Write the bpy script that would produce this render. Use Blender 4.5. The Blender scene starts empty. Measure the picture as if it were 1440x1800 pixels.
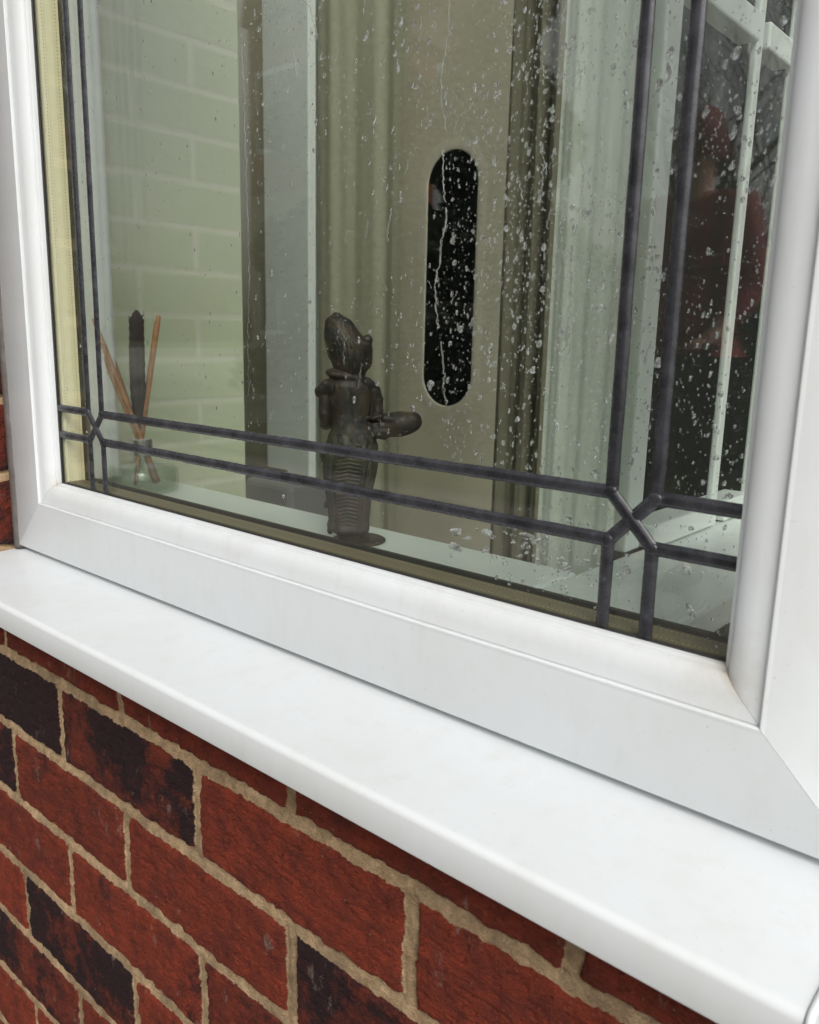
import bpy, bmesh, math, random
import numpy as np
from mathutils import Vector, Matrix

# ---------------------------------------------------------------- camera, world, sun, exposure
SC = bpy.context.scene
CAMZ = 0.95
F_PX = 1466.763
R = np.array([[0.75274, 0.07184, 0.65439], [0.0, 0.0, 0.0], [0.0, 0.0, 0.0]])
def _n(v): return v/np.linalg.norm(v)
_vh = np.array([-1722.0, -351.0, F_PX]); _vv = np.array([-163.0, 6929.0, F_PX])
_X = -_n(_vh); _Z = -_n(_vv); _Y = np.cross(_Z, _X)
R = np.array([_X, _Y, _Z])                      # world = R @ (right, down, forward)
cam_data = bpy.data.cameras.new("camera"); cam = bpy.data.objects.new("camera", cam_data)
SC.collection.objects.link(cam); SC.camera = cam
m = Matrix.Identity(4)
for i in range(3):
    m[i][0] = R[i, 0]; m[i][1] = -R[i, 1]; m[i][2] = -R[i, 2]
m[0][3], m[1][3], m[2][3] = 0.0, 0.0, CAMZ
cam.matrix_world = m
cam_data.sensor_fit = 'HORIZONTAL'; cam_data.sensor_width = 36.0
cam_data.lens = 36.0*F_PX/1440.0
cam_data.clip_start = 0.02; cam_data.clip_end = 500
cam_data.dof.use_dof = True; cam_data.dof.focus_distance = 0.70; cam_data.dof.aperture_fstop = 19.0

world = bpy.data.worlds.new("World"); SC.world = world; world.use_nodes = True
SUN_EL, SUN_AZ = math.radians(40), math.radians(126)
wn = world.node_tree.nodes; wl = world.node_tree.links; wn.clear()
sky = wn.new('ShaderNodeTexSky'); sky.sky_type = 'NISHITA'; sky.sun_disc = False
sky.sun_elevation = SUN_EL; sky.sun_rotation = SUN_AZ
sky.air_density = 1.6; sky.dust_density = 5.0; sky.ozone_density = 1.0
hs = wn.new('ShaderNodeHueSaturation'); hs.inputs['Saturation'].default_value = 0.18; hs.inputs['Value'].default_value = 1.0
bg = wn.new('ShaderNodeBackground'); bg.inputs['Strength'].default_value = 0.15
wo = wn.new('ShaderNodeOutputWorld')
wl.new(sky.outputs[0], hs.inputs['Color']); wl.new(hs.outputs[0], bg.inputs['Color']); wl.new(bg.outputs[0], wo.inputs['Surface'])
sun_d = bpy.data.lights.new("sun", 'SUN'); sun_d.energy = 1.5; sun_d.angle = math.radians(25); sun_d.color = (1.0, 0.985, 0.96)
sun = bpy.data.objects.new("sun", sun_d); SC.collection.objects.link(sun)
_sd = Vector((math.sin(SUN_AZ)*math.cos(SUN_EL), math.cos(SUN_AZ)*math.cos(SUN_EL), math.sin(SUN_EL)))
sun.rotation_euler = _sd.to_track_quat('Z', 'Y').to_euler()
SC.view_settings.view_transform = 'Standard'; SC.view_settings.look = 'None'
SC.view_settings.exposure = -0.05; SC.view_settings.gamma = 1.0
SC.cycles.use_denoising = True
SC.cycles.max_bounces = 14; SC.cycles.transparent_max_bounces = 32
SC.cycles.transmission_bounces = 12; SC.cycles.glossy_bounces = 6; SC.cycles.diffuse_bounces = 5
SC.cycles.caustics_reflective = False; SC.cycles.caustics_refractive = False
SC.cycles.sample_clamp_indirect = 6.0

# ---------------------------------------------------------------- helpers
COL = SC.collection
rnd = random.Random(7)
RNG = np.random.default_rng(11)

def tag(o, label=None, cat=None, group=None, kind=None):
    if label: o['label'] = label
    if cat: o['category'] = cat
    if group: o['group'] = group
    if kind: o['kind'] = kind
    return o

def empty(name, loc, label=None, cat=None, group=None, rz=0):
    o = bpy.data.objects.new(name, None); COL.objects.link(o); o.location = loc; o.rotation_euler = (0, 0, rz)
    o.empty_display_size = 0.05
    return tag(o, label, cat, group)

def obj(name, verts, faces, mat, parent=None, smooth=False, loc=None):
    """verts in world space; a parented part is stored relative to its parent's location"""
    me = bpy.data.meshes.new(name)
    v = np.asarray(verts, dtype=float)
    off = np.zeros(3)
    if parent is not None: off = np.array(parent.location)
    elif loc is not None: off = np.array(loc, dtype=float)
    me.from_pydata((v-off).tolist(), [], faces if isinstance(faces, list) else faces.tolist())
    me.materials.append(mat)
    if smooth: me.polygons.foreach_set('use_smooth', [True]*len(me.polygons))
    me.update()
    o = bpy.data.objects.new(name, me); COL.objects.link(o)
    if parent is not None: o.parent = parent
    elif loc is not None: o.location = loc
    return o

class MB:
    def __init__(s): s.v = []; s.f = []
    def add(s, v, f):
        b = len(s.v); s.v += [tuple(p) for p in v]; s.f += [tuple(i+b for i in q) for q in f]
    def box(s, x0, x1, y0, y1, z0, z1):
        s.add([(x0,y0,z0),(x1,y0,z0),(x1,y1,z0),(x0,y1,z0),(x0,y0,z1),(x1,y0,z1),(x1,y1,z1),(x0,y1,z1)],
              [(0,3,2,1),(4,5,6,7),(0,1,5,4),(1,2,6,5),(2,3,7,6),(3,0,4,7)])
    def bbox(s, x0, x1, y0, y1, z0, z1, b=0.002, seg=2):
        bm = bmesh.new(); bmesh.ops.create_cube(bm, size=1.0)
        for v in bm.verts:
            v.co = Vector(((x0+x1)/2+v.co.x*(x1-x0), (y0+y1)/2+v.co.y*(y1-y0), (z0+z1)/2+v.co.z*(z1-z0)))
        bmesh.ops.bevel(bm, geom=list(bm.edges), offset=b, segments=seg, affect='EDGES', profile=0.5)
        bm.verts.ensure_lookup_table(); bm.verts.index_update()
        s.add([v.co[:] for v in bm.verts], [tuple(v.index for v in f.verts) for f in bm.faces]); bm.free()
    def tube(s, pts, rad, n=8, cap=True):
        pts = [Vector(p) for p in pts]
        if not hasattr(rad, '__len__'): rad = [rad]*len(pts)
        up = Vector((0.13, 0.2, 0.97)); base = len(s.v)
        for i, p in enumerate(pts):
            d = (pts[min(i+1, len(pts)-1)]-pts[max(i-1, 0)])
            if d.length < 1e-9: d = Vector((0,0,1))
            d.normalize(); a = d.cross(up)
            if a.length < 0.05: a = d.cross(Vector((1,0,0)))
            a.normalize(); b = d.cross(a)
            for k in range(n):
                t = 2*math.pi*k/n; q = p+(a*math.cos(t)+b*math.sin(t))*rad[i]; s.v.append(q[:])
        for i in range(len(pts)-1):
            for k in range(n):
                a0 = base+i*n+k; a1 = base+i*n+(k+1)%n
                s.f.append((a0, a1, a1+n, a0+n))
        if cap:
            s.f.append(tuple(base+k for k in range(n))[::-1]); e = base+(len(pts)-1)*n
            s.f.append(tuple(e+k for k in range(n)))
    def lathe(s, prof, c, n=24):
        base = len(s.v)
        for r, z in prof:
            for k in range(n):
                t = 2*math.pi*k/n; s.v.append((c[0]+r*math.cos(t), c[1]+r*math.sin(t), c[2]+z))
        for i in range(len(prof)-1):
            for k in range(n):
                a0 = base+i*n+k; a1 = base+i*n+(k+1)%n
                s.f.append((a0, a1, a1+n, a0+n))
        s.f.append(tuple(base+k for k in range(n))[::-1]); e = base+(len(prof)-1)*n
        s.f.append(tuple(e+k for k in range(n)))
    def build(s, name, mat, parent=None, smooth=False, loc=None):
        return obj(name, s.v, s.f, mat, parent, smooth, loc)

def smooth_angle(o, deg=40):
    """smooth faces, sharp edges above the angle"""
    me = o.data; bm = bmesh.new(); bm.from_mesh(me)
    for f in bm.faces: f.smooth = True
    for e in bm.edges:
        if len(e.link_faces) == 2 and e.calc_face_angle(0) > math.radians(deg): e.smooth = False
    bm.to_mesh(me); bm.free(); return o

_perm = RNG.random((256, 256))
def vnoise(x, y, seed=0):
    x = np.asarray(x)+seed*17.31; y = np.asarray(y)+seed*9.77
    xi = np.floor(x).astype(int); yi = np.floor(y).astype(int); fx = x-xi; fy = y-yi
    fx = fx*fx*(3-2*fx); fy = fy*fy*(3-2*fy)
    g = lambda a, b: _perm[a & 255, b & 255]
    return ((g(xi,yi)*(1-fx)+g(xi+1,yi)*fx)*(1-fy)+(g(xi,yi+1)*(1-fx)+g(xi+1,yi+1)*fx)*fy)*2-1
def fbm(x, y, seed=0, o=4):
    a = 1.0; t = 0; s = 0
    for i in range(o):
        t = t+a*vnoise(x*2**i, y*2**i, seed+i); s += a; a *= 0.55
    return t/s
def sstep(a, b, x):
    t = np.clip((x-a)/(b-a), 0, 1); return t*t*(3-2*t)

# ---------------------------------------------------------------- materials
class NT:
    def __init__(s, name):
        s.m = bpy.data.materials.new(name); s.m.use_nodes = True; s.t = s.m.node_tree; s.t.nodes.clear()
        s.out = s.t.nodes.new('ShaderNodeOutputMaterial')
    def n(s, typ, **kw):
        x = s.t.nodes.new('ShaderNode'+typ)
        for k, v in kw.items():
            if k.startswith('_'): setattr(x, k[1:], v)
            else: s.set(x.inputs[k.replace('__', ' ')], v)
        return x
    def set(s, inp, v):
        if isinstance(v, bpy.types.NodeSocket): s.t.links.new(v, inp)
        else: inp.default_value = v
    def math(s, op, a, b=0.0, c=None, clamp=False):
        x = s.t.nodes.new('ShaderNodeMath'); x.operation = op; x.use_clamp = clamp
        s.set(x.inputs[0], a); s.set(x.inputs[1], b)
        if c is not None: s.set(x.inputs[2], c)
        return x.outputs[0]
    def mix(s, f, a, b):
        x = s.t.nodes.new('ShaderNodeMix'); x.data_type = 'RGBA'
        s.set(x.inputs[0], f)
        for i, v in ((6, a), (7, b)): s.set(x.inputs[i], v if isinstance(v, bpy.types.NodeSocket) else (*v, 1) if len(v) == 3 else v)
        return x.outputs[2]
    def ramp(s, f, stops):
        x = s.t.nodes.new('ShaderNodeValToRGB'); e = x.color_ramp.elements
        while len(e) < len(stops): e.new(0.5)
        for i, (p, c) in enumerate(stops):
            e[i].position = p; e[i].color = (c, c, c, 1) if not hasattr(c, '__len__') else (*c, 1)
        s.set(x.inputs[0], f); return x.outputs[0]
    def coord(s, scale=(1,1,1), kind='Object'):
        c = s.t.nodes.new('ShaderNodeTexCoord'); mp = s.t.nodes.new('ShaderNodeMapping'); mp.inputs['Scale'].default_value = scale
        s.t.links.new(c.outputs[kind], mp.inputs[0]); return mp.outputs[0]
    def noise(s, vec, scale, detail=4, rough=0.55, dist=0.0):
        x = s.n('TexNoise', Scale=scale, Detail=detail, Roughness=rough, Distortion=dist); s.t.links.new(vec, x.inputs['Vector']); return x.outputs['Fac']
    def bsdf(s, color, rough=0.5, metal=0.0, spec=0.5, bump=None, bstr=0.3, bdist=0.001, **kw):
        p = s.t.nodes.new('ShaderNodeBsdfPrincipled')
        s.set(p.inputs['Base Color'], color if isinstance(color, bpy.types.NodeSocket) else (*color, 1))
        s.set(p.inputs['Roughness'], rough); s.set(p.inputs['Metallic'], metal); s.set(p.inputs['Specular IOR Level'], spec)
        for k, v in kw.items(): s.set(p.inputs[k.replace('__', ' ')], v)
        if bump is not None:
            b = s.n('Bump', Strength=bstr, Distance=bdist); s.t.links.new(bump, b.inputs['Height']); s.t.links.new(b.outputs[0], p.inputs['Normal'])
        s.t.links.new(p.outputs[0], s.out.inputs['Surface']); return p

def simple(name, col, rough=0.6, var=0.15, scale=20, metal=0.0, bstr=0.15, bdist=0.001, spec=0.5):
    t = NT(name); c = t.coord(); n = t.noise(c, scale)
    lo = tuple(x*(1-var) for x in col); hi = tuple(min(1, x*(1+var)) for x in col)
    t.bsdf(t.mix(t.ramp(n, [(0.3, 0.0), (0.7, 1.0)]), lo, hi), rough, metal, spec, bump=t.noise(c, scale*6), bstr=bstr, bdist=bdist)
    return t.m

def mat_upvc(name='white_upvc', corner=False):
    t = NT(name); c = t.coord(kind='Object')
    base = (0.715, 0.740, 0.755)
    n1 = t.noise(c, 9, 5, 0.6); n2 = t.noise(t.coord((1, 1, 0.35)), 60, 4, 0.6); n3 = t.noise(c, 420, 2)
    col = t.mix(t.ramp(n1, [(0.40, 0.0), (0.70, 0.45)]), base, (0.64, 0.65, 0.635))
    col = t.mix(t.ramp(n2, [(0.52, 0.0), (0.78, 0.38)]), col, (0.62, 0.62, 0.58))
    col = t.mix(t.ramp(n3, [(0.70, 0.0), (0.78, 0.35)]), col, (0.35, 0.33, 0.29))
    scr = t.ramp(t.noise(t.coord((0.25, 1.6, 1)), 140, 3, 0.5, 1.5), [(0.735, 0.0), (0.755, 0.25)]); col = t.mix(scr, col, (0.45, 0.45, 0.44))
    if corner:      # brownish grime settled round the lower right mitre and along the bead
        co = t.n('TexCoord'); sx = t.n('SeparateXYZ'); t.t.links.new(co.outputs['Object'], sx.inputs[0]); gn = t.noise(c, 70, 5, 0.7)
        for (cx, cz, rad_, am) in ((0.3564, 0.080, 0.030, 0.75), (-0.3564, 0.080, 0.018, 0.5)):
            dx = t.math('SUBTRACT', sx.outputs[0], cx); dz = t.math('SUBTRACT', sx.outputs[2], cz)
            di = t.math('SQRT', t.math('ADD', t.math('MULTIPLY', dx, dx), t.math('MULTIPLY', dz, dz)))
            e = t.math('ADD', t.math('DIVIDE', di, rad_), t.math('MULTIPLY_ADD', gn, 1.6, -0.8))
            # strongest right on the diagonal weld
            dg = t.math('ABSOLUTE', t.math('ADD', dx, dz) if cx > 0 else t.math('SUBTRACT', dx, dz))
            wl_ = t.math('SUBTRACT', 1.0, t.math('DIVIDE', dg, 0.006), clamp=True)
            k = t.math('MULTIPLY', t.ramp(e, [(0.1, 1.0), (0.95, 0.0)]), t.math('MULTIPLY_ADD', wl_, 0.5, 0.4))
            col = t.mix(t.math('MULTIPLY', k, am), col, (0.38, 0.31, 0.22))
        up = t.ramp(t.math('ADD', t.math('MULTIPLY', sx.outputs[2], 9.0), t.math('MULTIPLY_ADD', t.noise(c, 40, 5, 0.7), 1.0, -0.5)), [(0.60, 0.0), (0.80, 0.10)])
        col = t.mix(t.math('MULTIPLY', up, t.math('MULTIPLY', t.math('LESS_THAN', sx.outputs[2], 0.0801), t.math('LESS_THAN', t.math('ABSOLUTE', sx.outputs[0]), 0.3564))), col, (0.50, 0.47, 0.40))
    bump = t.noise(c, 120, 3)
    rough = t.math('MULTIPLY_ADD', n1, 0.25, 0.22)
    t.bsdf(col, rough, bump=bump, bstr=0.04, bdist=0.0006, spec=0.5)
    return t.m

def mat_glass(name, tint):
    t = NT(name)
    g = t.n('NewGeometry'); d = t.n('VectorMath', _operation='DOT_PRODUCT')
    t.t.links.new(g.outputs['Incoming'], d.inputs[0]); t.t.links.new(g.outputs['True Normal'], d.inputs[1])
    c = t.math('ABSOLUTE', d.outputs['Value'])
    k = t.math('POWER', t.math('SUBTRACT', 1.0, c), 5.0)
    f = t.math('MULTIPLY_ADD', k, 0.955, 0.045, clamp=True)
    tr = t.n('BsdfTransparent', Color=(*tint, 1)); gl = t.n('BsdfGlossy', Roughness=0.0, Color=(1, 1, 1, 1))
    mx = t.n('MixShader'); t.set(mx.inputs[0], f)
    t.t.links.new(tr.outputs[0], mx.inputs[1]); t.t.links.new(gl.outputs[0], mx.inputs[2])
    t.t.links.new(mx.outputs[0], t.out.inputs['Surface'])
    return t.m

def mat_water():
    t = NT('rain_water')
    g = t.n('BsdfGlass', Roughness=0.0, IOR=1.33, Color=(1, 1, 1, 1)); tr = t.n('BsdfTransparent'); mx = t.n('MixShader', Fac=0.62)
    t.t.links.new(tr.outputs[0], mx.inputs[1]); t.t.links.new(g.outputs[0], mx.inputs[2]); t.t.links.new(mx.outputs[0], t.out.inputs['Surface'])
    return t.m

def mat_lead():
    t = NT('weathered_lead'); c = t.coord()
    n1 = t.noise(c, 55, 5, 0.65); n2 = t.noise(c, 160, 4, 0.6)
    col = t.mix(t.ramp(n1, [(0.35, 0.0), (0.7, 1.0)]), (0.024, 0.024, 0.028), (0.070, 0.070, 0.080))
    col = t.mix(t.ramp(n2, [(0.64, 0.0), (0.78, 0.5)]), col, (0.19, 0.19, 0.25))
    t.bsdf(col, t.math('MULTIPLY_ADD', n2, 0.25, 0.15), metal=0.3, bump=n2, bstr=0.3, bdist=0.0005)
    return t.m

def mat_brick():
    t = NT('brick_and_mortar'); c = t.coord()
    a = t.n('Attribute', _attribute_name='sd'); b = t.n('Attribute', _attribute_name='brick_tone')
    dk = t.n('Attribute', _attribute_name='burnt')
    nz = t.noise(c, 260, 4, 0.7); nb = t.noise(c, 60, 5, 0.65)
    e = t.math('ADD', a.outputs['Fac'], t.math('MULTIPLY_ADD', nz, 2.6, -1.3))
    mask = t.ramp(t.math('MULTIPLY_ADD', e, 0.5, 0.5), [(0.30, 0.0), (0.62, 1.0)])
    red = t.mix(b.outputs['Fac'], (0.185, 0.037, 0.021), (0.37, 0.062, 0.030))
    red = t.mix(t.ramp(nb, [(0.35, 0.0), (0.7, 0.75)]), red, (0.085, 0.026, 0.021))
    red = t.mix(t.ramp(t.noise(c, 420, 3, 0.7), [(0.55, 0.0), (0.75, 0.5)]), red, (0.30, 0.075, 0.040))
    dark = t.mix(nb, (0.014, 0.010, 0.014), (0.050, 0.024, 0.025))
    dm = t.ramp(t.math('ADD', dk.outputs['Fac'], t.math('MULTIPLY_ADD', t.noise(c, 70, 6, 0.75), 1.5, -0.75)), [(0.30, 0.0), (0.66, 1.0)])
    brick = t.mix(dm, red, dark)
    cre = t.noise(t.coord((0.6, 1, 2.4)), 300, 5, 0.75, 0.8)
    brick = t.mix(t.ramp(cre, [(0.34, 0.7), (0.46, 0.0)]), brick, (0.055, 0.014, 0.009)); brick = t.mix(t.ramp(cre, [(0.58, 0.0), (0.72, 0.35)]), brick, (0.34, 0.075, 0.035))
    pit = t.ramp(t.noise(t.coord((1, 1, 1.7)), 240, 4, 0.7, 0.5), [(0.30, 0.75), (0.42, 0.0)])
    brick = t.mix(pit, brick, (0.030, 0.012, 0.010))
    # lime bloom and mortar smears on the faces
    sm = t.ramp(t.noise(t.coord((1, 1, 0.45)), 46, 6, 0.75), [(0.61, 0.0), (0.68, 0.6)])
    brick = t.mix(sm, brick, (0.30, 0.25, 0.21))
    spk = t.ramp(t.noise(c, 310, 2, 0.5), [(0.74, 0.0), (0.78, 0.6)])
    brick = t.mix(spk, brick, (0.45, 0.40, 0.34))
    mort = t.mix(t.ramp(t.noise(c, 75, 6, 0.7), [(0.3, 0.0), (0.7, 1.0)]), (0.40, 0.265, 0.145), (0.88, 0.62, 0.37))
    mort = t.mix(t.ramp(t.noise(c, 16, 5, 0.7), [(0.38, 0.5), (0.56, 0.0)]), mort, (0.17, 0.125, 0.080))
    mort = t.mix(t.ramp(t.noise(c, 700, 3, 0.7), [(0.36, 0.35), (0.5, 0.0)]), mort, (0.16, 0.12, 0.08))
    col = t.mix(mask, mort, brick)
    # drag-textured face: fine creases running along the brick, grit in the joints
    w1 = t.noise(t.coord((1, 1, 2.2)), 330, 5, 0.7, 0.6); w2 = t.noise(c, 900, 3, 0.7)
    h = t.math('ADD', w1, t.math('MULTIPLY', w2, 0.45))
    t.bsdf(col, 0.85, spec=0.18, bump=h, bstr=1.0, bdist=0.0050)
    return t.m

def mat_spacer(name='gold_spacer', darken=0.0):
    t = NT(name); uv = t.n('UVMap', _uv_map='UVMap'); sp = t.n('SeparateXYZ'); t.t.links.new(uv.outputs[0], sp.inputs[0])
    s_ = t.math('MODULO', sp.outputs[0], 0.0032); ds = t.math('ABSOLUTE', t.math('SUBTRACT', s_, 0.0016))
    r1 = t.math('ABSOLUTE', t.math('SUBTRACT', sp.outputs[1], 0.0032)); r2 = t.math('ABSOLUTE', t.math('SUBTRACT', sp.outputs[1], 0.0168))
    dv = t.math('MINIMUM', r1, r2)
    rr = t.math('SQRT', t.math('ADD', t.math('MULTIPLY', ds, ds), t.math('MULTIPLY', dv, dv)))
    hole = t.math('LESS_THAN', rr, 0.00055)
    n = t.noise(t.coord(), 130, 4)
    col = t.mix(n, (0.80, 0.73, 0.42), (0.90, 0.86, 0.60))
    if darken: col = t.mix(darken, col, (0.045, 0.032, 0.012)); col = t.mix(t.math('MULTIPLY', hole, 0.6), col, (0.75, 0.66, 0.45))
    else: col = t.mix(t.math('MULTIPLY', hole, 0.75), col, (0.12, 0.09, 0.03))
    t.bsdf(col, 0.5, metal=0.0, bump=hole, bstr=-0.4, bdist=0.0003)
    return t.m

def mat_bronze():
    t = NT('aged_bronze'); c = t.coord(); n = t.noise(c, 70, 6, 0.65); n2 = t.noise(c, 240, 4)
    col = t.mix(t.ramp(n, [(0.40, 0.0), (0.72, 1.0)]), (0.017, 0.016, 0.015), (0.078, 0.048, 0.031))
    col = t.mix(t.ramp(t.noise(c, 28, 3), [(0.62, 0.0), (0.76, 0.7)]), col, (0.20, 0.12, 0.040))
    col = t.mix(t.ramp(n2, [(0.6, 0.0), (0.8, 0.5)]), col, (0.03, 0.045, 0.04))
    t.bsdf(col, t.math('MULTIPLY_ADD', n2, 0.3, 0.40), metal=0.1, bump=n2, bstr=0.35, bdist=0.0006)
    return t.m

def mat_greenwall():
    t = NT('green_painted_brick'); c = t.coord((1, 1, 1)); n = t.noise(c, 5, 4); n2 = t.noise(c, 180, 4)
    jn = t.n('Attribute', _attribute_name='joint'); col = t.mix(n, (0.71, 0.77, 0.55), (0.79, 0.845, 0.62)); col = t.mix(jn.outputs['Fac'], col, (0.90, 0.91, 0.75))
    t.bsdf(col, 0.55, bump=n2, bstr=0.25, bdist=0.001)
    return t.m

def mat_fabric(name, col, sc=900, trans=0.3):
    t = NT(name); c = t.coord(); n = t.noise(c, 14, 3); w = t.noise(c, sc, 2)
    cc = t.mix(n, tuple(x*0.86 for x in col), col)
    p = t.bsdf(cc, 0.9, bump=w, bstr=0.2, bdist=0.0006, spec=0.2)
    if trans:
        tl = t.n('BsdfTranslucent'); t.set(tl.inputs['Color'], cc); mx = t.n('MixShader', Fac=trans)
        t.t.links.new(p.outputs[0], mx.inputs[1]); t.t.links.new(tl.outputs[0], mx.inputs[2]); t.t.links.new(mx.outputs[0], t.out.inputs['Surface'])
    return t.m

def mat_clear(name, col=(0.9, 0.94, 0.92), ior=1.45):
    t = NT(name); g = t.n('BsdfGlass', Roughness=0.02, IOR=ior, Color=(*col, 1)); t.t.links.new(g.outputs[0], t.out.inputs['Surface']); return t.m

M = dict(
    upvc=mat_upvc(), upvc_w=mat_upvc('white_upvc_window', True), glass_o=mat_glass('outer_glass', (0.978, 0.988, 0.974)), glass_i=mat_glass('inner_glass', (0.970, 0.985, 0.968)),
    water=mat_water(), lead=mat_lead(), brick=mat_brick(), spacer=mat_spacer(), spacer_dark=mat_spacer('dark_gold_spacer', 0.86), bronze=mat_bronze(), green=mat_greenwall(),
    gasket=simple('black_rubber', (0.018, 0.017, 0.015), 0.6, 0.2, 80),
    seal=simple('grey_sealant', (0.115, 0.100, 0.092), 0.6, 0.25, 60, bstr=0.5, bdist=0.002),
    inner_white=simple('inner_white_plastic', (0.76, 0.81, 0.78), 0.3, 0.04, 12, bstr=0.02),
    door=simple('cream_door_skin', (0.54, 0.51, 0.40), 0.4, 0.06, 6, bstr=0.03),
    trim=simple('pale_cream_trim', (0.58, 0.55, 0.44), 0.4, 0.04, 6, bstr=0.02),
    black=simple('black_door_glass', (0.004, 0.006, 0.006), 0.3, 0.2, 10, bstr=0.0, spec=0.15),
    khaki=mat_fabric('khaki_cloth', (0.54, 0.53, 0.40), trans=0.15),
    olive=mat_fabric('dark_olive_cloth', (0.21, 0.20, 0.145), trans=0.1),
    voile=mat_fabric('pale_green_voile', (0.90, 0.93, 0.86), trans=0.15),
    dark=simple('unlit_hall_black', (0.020, 0.022, 0.018), 0.7, 0.3, 6),
    cream=simple('beige_wall_paint', (0.30, 0.285, 0.21), 0.7, 0.08, 5),
    floor=simple('brown_floor_tile', (0.12, 0.10, 0.075), 0.5, 0.2, 9),
    reed=simple('tan_reed', (0.36, 0.17, 0.075), 0.7, 0.25, 150, bstr=0.4),
    darkreed=simple('dark_seed_head', (0.040, 0.020, 0.018), 0.8, 0.5, 260, bstr=1.0, bdist=0.002),
    chrome=simple('silver_collar', (0.75, 0.75, 0.74), 0.18, 0.05, 30, metal=1.0, bstr=0.02),
    bottle=mat_glass('clear_bottle_glass', (0.86, 0.90, 0.86)), oil=mat_clear('pale_oil', (0.93, 0.90, 0.80), 1.40),
    greybin=simple('grey_plastic', (0.16, 0.155, 0.16), 0.45, 0.1, 10),
    brownbox=simple('brown_card', (0.085, 0.060, 0.042), 0.8, 0.15, 14),
    bark=simple('bare_bark', (0.060, 0.048, 0.036), 0.9, 0.4, 12, bstr=0.6, bdist=0.01),
    leaf=simple('evergreen_leaf', (0.020, 0.034, 0.014), 0.6, 0.5, 3),
    patio=simple('patio_slab', (0.20, 0.185, 0.16), 0.8, 0.15, 3, bstr=0.4, bdist=0.003),
    drive=simple('pale_concrete', (0.23, 0.235, 0.20), 0.8, 0.1, 2, bstr=0.3, bdist=0.003),
    grass=simple('lawn_green', (0.045, 0.065, 0.02), 0.9, 0.35, 3, bstr=0.8, bdist=0.02),
    hbrick=simple('neighbour_red_brick', (0.22, 0.060, 0.035), 0.85, 0.3, 4, bstr=0.4),
    hrend=simple('neighbour_render', (0.42, 0.40, 0.33), 0.85, 0.1, 3),
    roof=simple('roof_tile_brown', (0.09, 0.06, 0.05), 0.85, 0.3, 4),
    red=simple('red_jacket_cloth', (0.21, 0.010, 0.018), 0.7, 0.25, 14, bstr=0.5, bdist=0.004),
    trouser=simple('black_trouser_cloth', (0.012, 0.013, 0.014), 0.8, 0.2, 14),
    skin=simple('skin', (0.48, 0.27, 0.20), 0.5, 0.06, 10), hair=simple('brown_hair', (0.035, 0.020, 0.012), 0.6, 0.3, 60),
)

# ---------------------------------------------------------------- the window opening
D = 0.42                                   # outer face of the glass
GX0, GX1, GZ0, GZ1 = -0.8537, -0.1409, CAMZ-0.387*D, 1.72
WALL = 0.345                               # face of the brickwork
SILLZ = 0.7
FR = 0.0800                                # frame width round the glass
OX0, OX1, OZ0, OZ1 = GX0-FR, GX1+FR, GZ0-FR, GZ1+FR

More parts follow.
